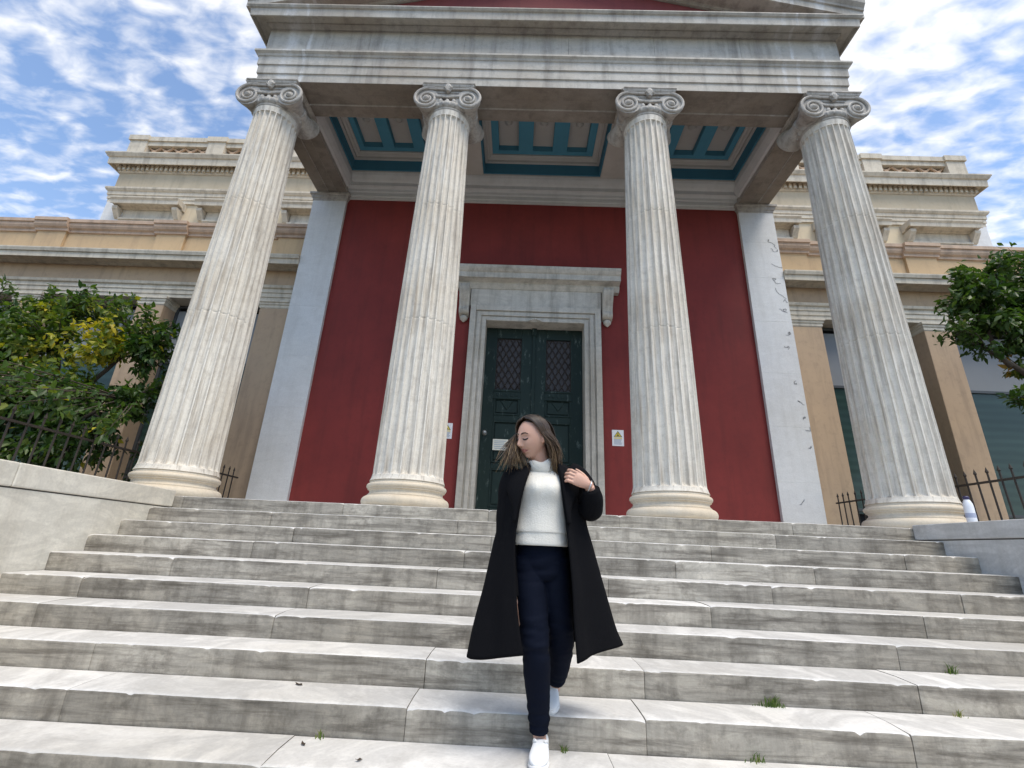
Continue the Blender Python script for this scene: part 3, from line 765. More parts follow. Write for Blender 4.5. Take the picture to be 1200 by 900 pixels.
fence(1, -4.0, 2.38, .15, 'black iron spiked railing on the grey side wall, behind the bottle')

# ------------------------------------------------------------------ bottle
bt = empty('plastic_bottle', (4.50,-1.2,.03), 'white plastic bottle with dark blue cap standing on the grey side wall', 'bottle')
m = MB(); m.lathe([(.034,.03),(.041,.035),(.043,.05),(.043,.20),(.040,.235),(.030,.262),(.024,.275),(.022,.282)], (4.50,-1.2,0), 24); m.build('bottle_body', simple('white_plastic', (.72,.73,.78), .3), bt, True)
m = MB(); m.lathe([(.0435,.09),(.0442,.092),(.0442,.135),(.0435,.137)], (4.50,-1.2,0), 24); m.build('bottle_label', simple('bottle_label_blue', (.35,.38,.50), .4), bt)
m = MB(); m.lathe([(.026,.277),(.028,.28),(.028,.305),(.022,.312)], (4.50,-1.2,0), 20); m.build('bottle_cap', simple('bottle_cap_blue', (.03,.025,.09), .35), bt, 40)

# ------------------------------------------------------------------ vegetation
def leaf_mat(name, stops, rough=.42):
    m = N(name); a = m.new('ShaderNodeAttribute'); a.attribute_name = 'tone'
    c = m.ramp(a.outputs['Fac'], stops); m.color(c); m.rough(rough)
    m.b.inputs['Specular IOR Level'].default_value = .4
    tr = m.new('ShaderNodeBsdfTranslucent'); m.L(m.mix(1, c, (1.3,1.5,.7), 'MULTIPLY'), tr.inputs[0])
    ms = m.new('ShaderNodeMixShader'); ms.inputs[0].default_value = .35
    out = [n for n in m.t.nodes if n.type == 'OUTPUT_MATERIAL'][0]
    m.L(m.b.outputs[0], ms.inputs[1]); m.L(tr.outputs[0], ms.inputs[2]); m.L(ms.outputs[0], out.inputs[0])
    return m.mat
M['leaf'] = leaf_mat('citrus_leaf', [(0,(.012,.032,.008)),(.30,(.032,.072,.014)),(.55,(.075,.125,.020)),(.76,(.15,.18,.026)),(.90,(.36,.33,.028)),(1,(.48,.38,.03))])
M['leaf_dark'] = leaf_mat('dark_leaf', [(0,(.014,.032,.008)),(.40,(.038,.080,.016)),(.75,(.085,.135,.024)),(.95,(.16,.17,.03)),(1,(.40,.22,.03))])
M['bark'] = simple('bark', (.060,.045,.032), .9, 0, .6, 25, var=.35)
def make_leaves(name, pos, tone, size, parent, mat, droop=.5, seed=1, out=None):
    """pos Nx3; every leaf a folded pointed blade of six vertices"""
    r = np.random.default_rng(seed); n = len(pos)
    d = r.normal(size=(n,3)); d[:,2] -= droop
    if out is not None: d += out
    d /= np.linalg.norm(d,axis=1)[:,None]
    u = r.normal(size=(n,3))*.6; u[:,2] += .9
    w = np.cross(d,u); w /= np.linalg.norm(w,axis=1)[:,None]+1e-9
    nrm = np.cross(w,d)
    L = size*(.45+.95*r.random(n))[:,None]; W = L*(.17+.12*r.random(n))[:,None]
    bend = L*(.05+.22*r.random(n)[:,None])
    fold = W*.35
    v = np.stack([pos, pos+d*L*.40+w*W+nrm*fold, pos+d*L*.42-nrm*bend*.15, pos+d*L*.40-w*W+nrm*fold, pos+d*L-nrm*bend, pos+d*L*.72+w*W*.62+nrm*(fold*.5)-nrm*bend*.45, pos+d*L*.72-w*W*.62+nrm*(fold*.5)-nrm*bend*.45],1)
    v = v.reshape(-1,3)
    base = (np.arange(n)*7)[:,None]
    q = np.concatenate([base+np.array([0,1,2]), base+np.array([0,2,3])],1).reshape(-1,3)
    q2 = np.concatenate([base+np.array([1,5,4,2]), base+np.array([2,4,6,3])],1).reshape(-1,4)
    me = bpy.data.meshes.new(name)
    nl = q.size+q2.size
    me.vertices.add(len(v)); me.vertices.foreach_set('co', v.astype(np.float32).ravel())
    me.loops.add(nl); me.loops.foreach_set('vertex_index', np.concatenate([q.ravel(),q2.ravel()]).astype(np.int32))
    me.polygons.add(len(q)+len(q2))
    me.polygons.foreach_set('loop_start', np.concatenate([np.arange(len(q))*3, q.size+np.arange(len(q2))*4]).astype(np.int32))
    me.update(calc_edges=True); me.validate()
    at = me.attributes.new('tone','FLOAT','POINT'); at.data.foreach_set('value', np.repeat(tone,7).astype(np.float32))
    me.materials.append(mat)
    me.polygons.foreach_set('use_smooth', [True]*len(me.polygons))
    return link(name, me, parent)
def bez(a, b, c, n=8):
    return [Vector(a)*(1-t)**2+Vector(b)*2*t*(1-t)+Vector(c)*t*t for t in [i/n for i in range(n+1)]]
def tree(name, base, limbs, clumps, n_leaf, size, label, cat, mat, seed, yellow=None, trunk_r=.09, extra_twigs=3):
    rr = random.Random(seed); r = np.random.default_rng(seed)
    root = empty(name, base, label, cat)
    mb = MB()
    for pts, r0, r1 in limbs:
        n = 10; P = bez(*pts, n=n); P = [p+Vector((rr.uniform(-1,1),rr.uniform(-1,1),rr.uniform(-1,1)))*.018*(0<i<n) for i,p in enumerate(P)]
        mb.tube(P, [r0+(r1-r0)*i/n for i in range(n+1)], 8)
    pos = []; tone = []; outv = []
    tot = sum(c[1]**2*c[2] for c in clumps)
    for (c, rad, dens, tn) in clumps:
        c = Vector(c)
        # twigs inside the clump carry the leaves
        # nearest limb point
        best = None
        for pts, r0, r1 in limbs:
            for p in bez(*pts, n=10)[3:]:
                if best is None or (p-c).length < (best-c).length: best = p
        nt = max(6, int(26*rad*rad/.25*dens**.5)); nl = int(n_leaf*rad**2*dens/tot/nt)
        for k in range(nt):
            dv = Vector(r.normal(size=3)); dv.normalize()
            e = c + Vector((dv.x,dv.y,dv.z*.85))*rad*(.35+.75*rr.random()**.6)
            mid = (best+e)/2+Vector((rr.uniform(-1,1),rr.uniform(-1,1),rr.uniform(-.2,1)))*.10
            P = bez(best, mid, e, 6)
            mb.tube(P, [.013,.011,.009,.008,.006,.005,.003], 4)
            tdir = (P[-1]-P[-3]).normalized()
            tk = tn+rr.uniform(-.16,.16)
            for j in range(nl):
                t = 1-.75*rr.random()**1.4
                i = min(5,int(t*6)); p = P[i].lerp(P[i+1], t*6-i)
                pos.append(p+Vector(r.normal(size=3))*.045); outv.append(tdir*.9)
                v = tk+rr.gauss(0,.10)
                if yellow:
                    for yc, yr, ya in yellow:
                        dd = (p-Vector(yc)).length/yr
                        if dd < 1: v += ya*(1-dd*dd)*rr.random()**.6
                if rr.random() < .012: v = .95
                tone.append(min(1,max(0,v)))
    mb.build('trunk', M['bark'], root, True)
    make_leaves('crown', np.array([tuple(p) for p in pos]), np.array(tone), size, root, mat, seed=seed, out=np.array([tuple(o) for o in outv]))
    return root
# left tree, behind the railing
Lb = Vector((-8.3,.35,-.25))
cl = []
rc = random.Random(3)
def left_cl(px): pass
LSH = Vector((1.3,0,-.15)); LC = [((-9.9,.3,2.9),.60,1,.42),((-9.2,.5,3.15),.50,.9,.5),((-8.5,.4,3.25),.42,.7,.5),((-7.75,.2,2.95),.38,.7,.42),((-10.4,.2,2.2),.6,1,.35),((-9.5,.0,2.35),.55,1,.5),
      ((-8.7,-.1,2.45),.50,1,.55),((-7.9,.0,2.35),.45,1,.62),((-7.25,.2,2.15),.42,.9,.35),((-6.95,.3,2.55),.30,.7,.28),((-9.7,.0,1.6),.55,1,.35),((-8.8,-.2,1.65),.5,1,.45),((-8.0,-.2,1.6),.45,1,.45),
      ((-7.3,.0,1.45),.40,.9,.3),((-9.9,-.2,.95),.5,.9,.3),((-9.0,-.3,1.0),.45,.9,.33),((-8.15,-.2,1.05),.38,.8,.35),((-7.5,.1,.95),.28,.6,.28),((-6.85,.3,1.85),.25,.6,.25),((-10.9,.4,3.0),.6,1,.4),((-11.2,.2,1.8),.7,1,.35),((-7.9,-.3,.62),.40,1,.36),((-8.6,-.4,.55),.42,1,.36),((-9.3,-.4,.5),.42,1,.33),((-7.5,-.2,.75),.3,.9,.33),((-10.0,-.4,.55),.45,1,.3),((-8.4,.5,1.3),.6,1,.3),((-9.4,.5,1.4),.6,1,.3),((-6.95,-1.3,1.0),.22,.9,.42),((-6.85,-1.9,.98),.22,.9,.4),((-6.8,-.8,.9),.2,.9,.38),((-7.0,-2.4,1.1),.25,.9,.36)]
LC = [(tuple(Vector(c)+LSH),r_,d_,t_) for c,r_,d_,t_ in LC]
mvl = lambda L, o: [(tuple(Vector(p)+o for p in pts),a,b) for pts,a,b in L]
tree('orange_tree', tuple(Lb+LSH*Vector((1,0,0)).x if False else Lb+Vector((1.3,0,0))), mvl([((Lb,Lb+Vector((-.1,0,.6)),Lb+Vector((-.2,0,1.2))),.10,.075),
     ((Lb+Vector((-.2,0,1.1)),(-8.9,.2,1.7),(-10.2,.2,2.4)),.06,.02),((Lb+Vector((-.2,0,1.1)),(-8.7,.3,2.2),(-9.3,.4,3.1)),.06,.02),((Lb+Vector((-.2,0,1.1)),(-8.1,.1,1.8),(-7.5,.2,2.4)),.06,.015),
     ((Lb+Vector((-.1,0,.9)),(-7.9,.0,1.3),(-7.2,.1,1.6)),.045,.012),((Lb+Vector((-.1,0,.8)),(-9.0,-.2,1.1),(-9.9,-.1,1.2)),.045,.012)], LSH),
     LC, 27000, .112, 'bushy tree with a yellow patch among its dark green leaves behind the railing', 'tree', M['leaf'], 21,
     yellow=[((-6.70,-.1,2.15),.72,.62),((-7.4,-.1,1.85),.40,.5),((-7.9,.1,2.8),.5,.25),((-6.9,.1,2.9),.5,.28),((-6.9,-.2,1.4),.45,.22)])
# right tree
Rb = Vector((9.6,.4,-.25))
RSH = Vector((-1.6,-.1,.25)); RC = [((8.9,.5,3.9),.50,1,.45),((9.6,.6,4.0),.60,1,.45),((8.35,.4,3.75),.30,.7,.5),((8.0,.3,3.2),.30,.6,.5),((8.5,.3,3.35),.42,1,.42),((9.2,.4,3.3),.55,1,.40),((7.75,.2,2.85),.26,.5,.5),((8.3,.2,2.85),.32,.8,.4),
      ((8.9,.3,2.75),.42,1,.38),((9.6,.3,2.7),.5,1,.4),((10.4,.5,3.6),.6,1,.42),((10.2,.4,2.6),.5,.9,.4),((8.75,.2,1.6),.22,.5,.4),((9.4,.2,1.55),.25,.5,.4),((8.9,.4,2.35),.22,.5,.75),((8.45,.3,1.75),.22,.6,.4),((8.75,.2,1.35),.2,.5,.42),((9.5,.3,2.1),.35,.7,.38),((9.9,.4,1.8),.4,.8,.36),((8.15,.2,2.45),.2,.5,.45)]
RC = [(tuple(Vector(c)+RSH),r_,d_,t_) for c,r_,d_,t_ in RC]
tree('broadleaf_tree', tuple(Rb+Vector((-1.6,-.1,0))), mvl([((Rb-Vector((0,0,.3)),Rb+Vector((.05,0,.7)),Rb+Vector((0,0,1.5))),.11,.085),((Rb+Vector((0,0,1.4)),(9.1,.3,1.9),(8.3,.3,2.5)),.07,.025),((Rb+Vector((0,0,1.4)),(9.6,.4,2.2),(9.0,.4,3.1)),.065,.02),
     ((Rb+Vector((0,0,1.4)),(9.9,.5,2.4),(10.2,.5,3.2)),.065,.02),((Rb+Vector((0,0,1.2)),(9.2,.2,1.45),(8.8,.2,1.6)),.03,.01),((Vector((8.6,.3,2.2)),(8.3,.3,2.7),(8.6,.3,3.4)),.035,.012)], RSH),
     RC, 14000, .112, 'dark green tree with bare forked branches showing below its crown', 'tree', M['leaf_dark'], 33)
# climbing shrub by the left column base
tree('climbing_shrub', (-6.2,1.0,-.25), [(((-6.2,1.0,-.25),(-6.15,1.0,.3),(-6.1,1.0,1.0)),.02,.008)],
     [((-6.1,1.0,.95),.14,.7,.4),((-6.15,1.0,.65),.16,.8,.42),((-6.05,.95,.38),.2,.9,.35),((-6.2,1.0,.1),.2,.9,.3)], 520, .09, 'small green shrub growing beside a column base near the cream side wall', 'shrub', M['leaf_dark'], 5)
# grass tufts in the joints of the steps
M['grass'] = leaf_mat('grass_blade', [(0,(.05,.09,.02)),(.5,(.10,.17,.03)),(1,(.30,.27,.10))], .6)
def tuft(x, k, n, h, w, label, dry=0., seed=0):
    r = random.Random(seed); y = YE-k*TR+TR-.012; z = -k*R0
    mb = MB(); tones = []
    for i in range(n):
        bx = x+r.gauss(0,w); by = y-abs(r.gauss(0,.012)); hh = h*r.uniform(.4,1.1)*math.exp(-((bx-x)/(2.2*w))**2); a = r.uniform(-.7,.7); b = -r.uniform(.0,.7)
        t = r.uniform(0,.7)+dry; ww = .0028
        p = [Vector((bx,by,z)), Vector((bx+a*hh*.35,by+b*hh*.3,z+hh*.6)), Vector((bx+a*hh*.9,by+b*hh*.8,z+hh*.95))]
        mb.add([(p[0].x-ww,p[0].y,p[0].z),(p[0].x+ww,p[0].y,p[0].z),(p[1].x+ww*.8,p[1].y,p[1].z),(p[1].x-ww*.8,p[1].y,p[1].z),tuple(p[2])], [(0,1,2,3),(3,2,4)])
        tones += [t]*5
    o = mb.build('grass_tuft', M['grass'], fixn=False)
    at = o.data.attributes.new('tone','FLOAT','POINT'); at.data.foreach_set('value', tones)
    tag(o, label, 'grass', 'grass tufts growing from the step joints')
DEAD = [(-1.49, -3.19, 8), (-1.268, -3.571, 9), (-0.946, -3.714, 9), (0.21, -3.442, 9), (-1.654, -0.823, 6)]
TUFTS = []   # filled below once the camera helper exists

# ------------------------------------------------------------------ camera
F_, PIT, ROL, YAW = 544.906, 19.454, 2.609, -1.404
CAM = Vector((-.2537,-6.311,-.4183))
def cam_axes():
    p, r, y = map(math.radians, (PIT,ROL,YAW))
    fw = Vector((math.sin(y)*math.cos(p), math.cos(y)*math.cos(p), math.sin(p))); rt = Vector((math.cos(y),-math.sin(y),0)); up = rt.cross(fw)
    c, s = math.cos(r), math.sin(r)
    return rt*c+up*s, up*c-rt*s, fw
cr, cu, cf = cam_axes()
cam = bpy.data.cameras.new('camera'); co = bpy.data.objects.new('camera', cam); COL.objects.link(co)
cam.sensor_width = 36; cam.sensor_fit = 'HORIZONTAL'; cam.lens = F_/1200*36; cam.clip_start = .05; cam.clip_end = 2000
co.matrix_world = Matrix(((cr.x,cu.x,-cf.x,CAM.x),(cr.y,cu.y,-cf.y,CAM.y),(cr.z,cu.z,-cf.z,CAM.z),(0,0,0,1)))
scene.camera = co

tuft(1.25, 8, 60, .075, .035, 'thick bright green grass tuft, the largest one on the steps', 0, 1)
tuft(2.62, 7, 26, .075, .016, 'upright green grass tuft, highest up the steps', 0, 2)
tuft(2.32, 8, 14, .05, .016, 'dry brownish grass tuft one step below the highest tuft', .5, 3)
tuft(.98, 9, 18, .055, .028, 'sparse grass sprout alone on the lowest step, away from the shoe', .15, 4)
tuft(.02, 9, 12, .05, .010, 'tiny grass sprout close beside the front white shoe', .2, 5)
tuft(-1.22, 9, 12, .045, .012, 'tiny grass sprout on the lowest step on the cream wall side', .2, 6)
# dead leaves blown on to the treads
M['dead_leaf'] = simple('dead_leaf_brown', (.045,.03,.018), .8, var=.3, bscale=60)
for i, (x, y, k) in enumerate(DEAD):
    r = random.Random(40+i); mb = MB(); a = r.uniform(0,6); L = r.uniform(.018,.03)
    P = [(-L,0,.003),(-L*.4,L*.42,.008),(L*.35,L*.38,.005),(L,0,.012),(L*.3,-L*.36,.004),(-L*.45,-L*.40,.009),(0,0,.002)]
    V = [(x+p*math.cos(a)-q*math.sin(a), y+p*math.sin(a)+q*math.cos(a), -k*R0+z) for p,q,z in P]
    mb.add(V, [(6,j,(j+1)%6) for j in range(6)])
    o = mb.build('dead_leaf', M['dead_leaf']); so_ = o.modifiers.new('s','SOLIDIFY'); so_.thickness = .0012
    tag(o, 'small dark dead leaf lying on a marble step', 'leaf', 'dead leaves on the steps')
# ------------------------------------------------------------------ the woman walking down the steps
def skin_mat():
    m = N('skin'); n = m.noise(14, 4, .6)
    m.color(m.mix(n, (.50,.285,.205), (.58,.345,.26))); m.rough(.5)
    m.b.inputs['Subsurface Weight'].default_value = .12; m.b.inputs['Subsurface Radius'].default_value = (.01,.004,.002); return m.mat
M['skin'] = skin_mat(); M['lips'] = simple('lips', (.42,.17,.14), .4); M['cheek_skin'] = simple('flushed_skin', (.60,.31,.24), .5)
def wool_mat(name, c, scale, strength, rough=.9):
    m = N(name); m.color(m.mix(m.noise(9,5,.6), tuple(x*.86 for x in c), c)); m.rough(rough)
    m.b.inputs['Specular IOR Level'].default_value = .08
    m.bump(m.math('ADD', m.noise(scale,4,.7), m.math('MULTIPLY', m.noise(7,3,.5,None,.6), 1.6)), strength, .008); return m.mat
M['coat'] = wool_mat('black_wool', (.0065,.0065,.0080), 220, .4)
M['denim'] = wool_mat('dark_denim', (.0045,.0068,.0155), 260, .25, .8)
def knit_mat():
    m = N('cream_knit'); wv = m.new('ShaderNodeTexWave'); wv.bands_direction = 'X'; wv.inputs['Scale'].default_value = 42; wv.inputs['Distortion'].default_value = .8; wv.inputs['Detail'].default_value = 2
    m.L(m.co, wv.inputs['Vector']); m.color(m.mix(m.noise(8,4,.6), (.66,.63,.565), (.74,.715,.655))); m.rough(.95); m.b.inputs['Specular IOR Level'].default_value = .1
    m.bump(m.math('ADD', m.math('MULTIPLY', wv.outputs['Fac'], .16), m.math('ADD', m.noise(160,3,.6), m.math('MULTIPLY', m.noise(9,3,.5,None,.4), 2.4))), .45, .008); return m.mat
M['knit'] = knit_mat()
M['shoe'] = simple('white_canvas', (.78,.79,.80), .7, bump=.15, bscale=120); M['sole'] = simple('white_rubber', (.74,.74,.73), .5)
def hair_mat():
    m = N('ombre_hair'); a = m.new('ShaderNodeAttribute'); a.attribute_name = 'tone'
    m.color(m.ramp(a.outputs['Fac'], [(0,(.020,.012,.008)),(.45,(.042,.025,.015)),(.72,(.10,.058,.030)),(.92,(.28,.18,.085)),(1,(.38,.26,.13))])); m.rough(.42); return m.mat
M['hair'] = hair_mat()
woman = empty('person', (-.11,-3.58,-1.37), 'woman in open black coat, cream turtleneck and dark jeans walking down the steps', 'person')
def remeshed(mb, name, voxel, mats, parent, smooth_it=0):
    me = mb.mesh('tmp', mats, fixn=True); o = bpy.data.objects.new('tmp', me); COL.objects.link(o)
    r = o.modifiers.new('r','REMESH'); r.mode = 'VOXEL'; r.voxel_size = voxel
    if smooth_it: s = o.modifiers.new('s','SMOOTH'); s.iterations = smooth_it; s.factor = .5
    dg = bpy.context.evaluated_depsgraph_get(); dg.update()
    me2 = bpy.data.meshes.new_from_object(o.evaluated_get(dg)); me2.name = name
    bpy.data.objects.remove(o); bpy.data.meshes.remove(me)
    me2.materials.clear()
    for m in mats: me2.materials.append(m)
    me2.polygons.foreach_set('use_smooth', [True]*len(me2.polygons))
    return link(name, me2, parent)
def cr(pts, n):
    """Catmull-Rom through a list of numpy points, n samples"""
    P = [np.array(p,float) for p in pts]; P = [2*P[0]-P[1]]+P+[2*P[-1]-P[-2]]; out = []
    for i in range(n):
        t = i/(n-1)*(len(P)-3); k = min(int(t), len(P)-4); u = t-k
        a,b,c,d = P[k:k+4]
        out.append(.5*((2*b)+(-a+c)*u+(2*a-5*b+4*c-d)*u*u+(-a+3*b-3*c+d)*u**3))
    return out
def limb(mb, pts, n=24, seg=20, rip=None, flat=1.0):
    """pts: (x,y,z,r)"""
    S = cr(pts, n); path = [s[:3] for s in S]; rad = [float(s[3]) for s in S]
    if rip: rad = [r*(1+rip(i/(n-1))) for i, r in enumerate(rad)]
    mb.tube(path, rad, seg, flat=flat)
# --- head in its own frame: face towards -y
HS = 1.02
HM = Matrix.Translation((-.186,-3.668,.190)) @ Matrix.Rotation(math.radians(9),4,'Y') @ Matrix.Rotation(math.radians(-50),4,'Z') @ Matrix.Rotation(math.radians(21),4,'X') @ Matrix.Scale(HS,4)
def g2(x, z, cx, cz, sx, sz): return math.exp(-((x-cx)/sx)**2-((z-cz)/sz)**2)
def head_point(th, ph):
    dx, dy, dz = math.cos(ph)*math.sin(th), -math.cos(ph)*math.cos(th), math.sin(ph)
    x = dx*.075; y = dy*(.090 if dy < 0 else .098); z = dz*(.112 if dz > 0 else .120)
    if z < 0:
        t = -z/.12; x *= 1-.30*t**1.6
        if y > 0: y *= 1-.62*t**1.1
        else: y *= 1+.10*t*(1-t)
    if y < 0:
        f = min(1, -y/.05); d = 0
        d += .008*g2(x,z,0,.004,.010,.030)+.020*g2(x,z,0,-.033,.0105,.0135)+.010*g2(x,z,0,-.018,.009,.016)
        d += sum(.009*g2(x,z,s*.0125,-.039,.007,.007)-.010*g2(x,z,s*.031,.008,.015,.010)+.0065*g2(x,z,s*.032,.003,.0095,.008)+.004*g2(x,z,s*.030,.027,.018,.007)+.006*g2(x,z,s*.042,-.030,.018,.018)-.005*g2(x,z,s*.033,-.062,.006,.006)+.004*g2(x,z,s*.040,-.050,.012,.012) for s in (-1,1))
        d += .0055*g2(x,z,0,-.0615+.12*abs(x),.025,.005)+.0065*g2(x,z,0,-.0735+.10*abs(x),.021,.0055)-.006*g2(x,z,0,-.0675+.14*abs(x),.028,.0028)+.011*g2(x,z,0,-.103,.020,.014)-.004*g2(x,z,0,-.088,.02,.006)
        y -= d*f
    return Vector((x,y,z))
NT, NP = 160, 110
def head_grid(fn):
    vs = []; fs = []
    for j in range(NP+1):
        ph = -PI/2+PI*j/NP
        for i in range(NT): vs.append(fn(2*PI*i/NT, ph))
    for j in range(NP):
        for i in range(NT):
            i2 = (i+1)%NT; fs.append((j*NT+i, j*NT+i2, (j+1)*NT+i2, (j+1)*NT+i))
    return vs, fs
hv, hf = head_grid(head_point)
front = [p for p in hv if p.y < 0]
def face_at(x, z, off=0.):
    p = min(front, key=lambda q: (q.x-x)**2+(q.z-z)**2); return Vector((x, p.y-off, z))
body = MB()
body.add([HM@p for p in hv], hf)
for s in (-1,1):
    e = [(HM@Vector((s*(.073+.006*math.sin(i*.6)), .012+.004*i*.2, -.006)), 0, 0) for i in range(2)]
    body.tube([HM@Vector((s*.070,.016,-.030)), HM@Vector((s*.076,.012,-.022)), HM@Vector((s*.080,.014,-.004)), HM@Vector((s*.080,.022,.014)), HM@Vector((s*.074,.028,.012))], [.006*HS,.009*HS,.011*HS,.010*HS,.006*HS], 10)
limb(body, [(-.115,-3.585,-.02,.075),(-.125,-3.60,.03,.058),(-.142,-3.622,.08,.053),(-.160,-3.642,.15,.055)], 12)
body.loft([((-.115,-3.58,.02),.05,.05),((-.115,-3.575,-.01),.12,.07),((-.115,-3.58,-.08),.14,.09),((-.118,-3.59,-.2),.118,.085),((-.12,-3.58,-.32),.11,.08),((-.12,-3.57,-.45),.125,.09),((-.12,-3.57,-.54),.10,.08)], 24)
# arms and legs, under the clothes
limb(body, [(.055,-3.585,-.02,.045),(.125,-3.60,-.11,.040),(.145,-3.63,-.19,.038),(.148,-3.69,-.135,.034),(.128,-3.742,-.083,.026)], 20, 14)
limb(body, [(-.27,-3.59,-.04,.045),(-.315,-3.60,-.29,.040),(-.285,-3.62,-.55,.033),(-.245,-3.64,-.69,.026)], 20, 14)
FL = [(-.185,-3.580,-.46,.092),(-.168,-3.615,-.66,.086),(-.140,-3.650,-.875,.072),(-.126,-3.605,-1.03,.066),(-.112,-3.550,-1.18,.055),(-.107,-3.528,-1.272,.051)]
BL = [(-.055,-3.570,-.46,.092),(-.032,-3.560,-.66,.082),(-.002,-3.530,-.86,.068),(.000,-3.455,-.98,.060),(-.014,-3.375,-1.085,.050)]
for P, ank in ((FL,(-.100,-3.515,-1.325,.032)),(BL,(-.018,-3.335,-1.135,.032))):
    limb(body, [(x,y,z,r*.8) for x,y,z,r in P[:-1]]+[(P[-1][0],P[-1][1],P[-1][2],.034),ank], 30, 16)
def foot_frame(heel, toe, upv=(0,0,1)):
    h, t = Vector(heel), Vector(toe); f = (t-h).normalized(); s = f.cross(Vector(upv)).normalized(); u = s.cross(f); return h, f, s, u, (t-h).length
FF = foot_frame((-.088,-3.478,-1.3734), (-.122,-3.735,-1.3734))
BF = foot_frame((-.026,-3.262,-1.130), (-.044,-3.425,-1.2195), (0,.3,1))
BF = (BF[0], BF[1], BF[2], BF[3], .245*.86)
def shoe_rings(fr, secs, seg=28):
    h, f, s, u, L = fr; out = []
    for t, w, zt, zb in secs:
        ring = []
        for k in range(seg):
            a = 2*PI*k/seg; c, sn = math.cos(a), math.sin(a)
            x = w*math.copysign(abs(c)**.75, c); z = (zb+zt)/2+(zt-zb)/2*math.copysign(abs(sn)**.8, sn)
            ring.append(h+f*(t*L)+s*x+u*z)
        out.append(ring)
    return out
def rings_mesh(mb, rings):
    n = len(rings[0]); vs = [p for r in rings for p in r]; fs = []
    for i in range(len(rings)-1):
        for k in range(n):
            k2 = (k+1)%n; fs.append((i*n+k,i*n+k2,(i+1)*n+k2,(i+1)*n+k))
    fs += [tuple(range(n-1,-1,-1)), tuple((len(rings)-1)*n+k for k in range(n))]
    mb.add(vs, fs)
for fr in (FF, BF):
    rings_mesh(body, shoe_rings(fr, [(.06,.020,.06,.02),(.12,.026,.075,.02),(.25,.030,.085,.02),(.42,.032,.066,.02),(.65,.036,.045,.02),(.85,.032,.034,.02),(.94,.02,.03,.022)], 16))
# hands
def hand(mb, wrist, f, n, s, curl, spread=.012, thumb=(.5,-.75,.45), scale=1.0, lens=(.070,.078,.073,.058)):
    """f: finger direction, n: back of the hand, s: towards the little finger"""
    w = Vector(wrist); f, n, s = Vector(f).normalized(), Vector(n).normalized(), Vector(s).normalized(); k = scale
    secs = []
    for t, hw, th in ((-.02,.024,.019),(.0,.025,.018),(.025,.033,.017),(.055,.039,.016),(.078,.040,.014),(.088,.034,.010)):
        secs.append((w+f*t*k, hw*k, th*k, s, n))
    mb.loft(secs, 20)
    for i in range(4):
        o = (i-1.5)*.0195*k; L = lens[i]*k
        p = w+f*.070*k+s*o; d = (f+s*(i-1.5)*spread*2).normalized(); pts = [p]; a = 0
        pts.append(p+d*.018*k)
        for j, seg_ in enumerate((.44,.31,.25)):
            a += curl[j]*(1+.08*i); dd = d*math.cos(a)-n*math.sin(a)
            q0 = pts[-1]; pts.append(q0+dd*L*seg_*.5); pts.append(q0+dd*L*seg_)
        rr = [.0092,.0094,.0088,.0092,.0082,.0084,.0074,.0056]
        mb.tube(pts, [r*k for r in rr], 10)
        mb.loft([(pts[-1]+dd*e*k,r*k,r*k,s,dd.cross(s)) for e, r in ((-.004,.006),(.001,.0052),(.004,.0025))], 8)
    tf, tn, ts = thumb; d = (f*tf+n*tn*.6+s*ts*-1).normalized()
    p = w+f*.018*k-s*.022*k; q = p+d*.045*k; d2 = (d*.6+f*.7).normalized(); r_ = q+d2*.032*k; e = r_+(d2*.8+f*.3).normalized()*.024*k
    mb.tube([p, p.lerp(q,.5), q, q.lerp(r_,.5), r_, e], [.014*k,.0125*k,.0105*k,.0105*k,.0095*k,.006*k], 10)
HWL = Vector((.122,-3.752,-.077))
hand(body, HWL, (-.90,-.12,.42), (.10,-.97,.22), (-.42,-.18,-.89), (.22,.62,.5), .020, (.55,-.9,.55), .98)
hand(body, (-.242,-3.640,-.700), (.12,-.02,-1), (-.75,-.66,0), (-.66,.75,-.05), (.2,.3,.25), .006, (.8,-.5,.3), .98)
bo = remeshed(body, 'body', .0034, [M['skin'], M['lips'], M['cheek_skin']], woman)
inv = HM.inverted()
for p in bo.data.polygons:
    pc = p.center
    if pc.z < .0 or pc.z > .32: continue
    q = inv@pc
    if q.y < -.05:
        lip = (abs(q.x)/.0290)**2+((q.z+.0675-.14*abs(q.x))/.0105)**2 < 1
        if lip: p.material_index = 1
# brows, lashes
for s in (-1,1):
    mb = MB(); mb.tube([HM@face_at(s*x, z, .0015) for x, z in ((.012,.026),(.022,.031),(.034,.032),(.047,.026))], [.0040,.0056,.0050,.0018], 6, flat=.8); mb.build('eyebrow', simple('brow_hair', (.06,.035,.022), .7), woman, True)
    mb = MB(); mb.tube([HM@face_at(s*x, z, .0015) for x, z in ((.018,.001),(.025,-.004),(.033,-.005),(.041,-.002),(.046,.003))], [.0022,.0046,.0052,.0046,.0022], 6)
    mb.build('eyelashes', simple('lash', (.015,.010,.009), .6), woman, True)
mb = MB(); mb.tube([HM@face_at(x, -.0675+.0055*(x/.029)**2, -.0003) for x in (-.031,-.019,-.007,.007,.019,.031)], [.0018,.0032,.0036,.0036,.0032,.0018], 6); mb.build('mouth_line', simple('mouth_dark', (.16,.04,.04), .5), woman, True)
for s in (-1,1):
    mb = MB(); c = face_at(s*.009, -.044, .0); mb.loft([(HM@(c+Vector((0,d,0))),r,r) for d,r in ((-.0012,.001),(0,.0032),(.003,.0032))], 8); mb.build('nostril', simple('nostril_dark', (.10,.04,.03), .8), woman, True)
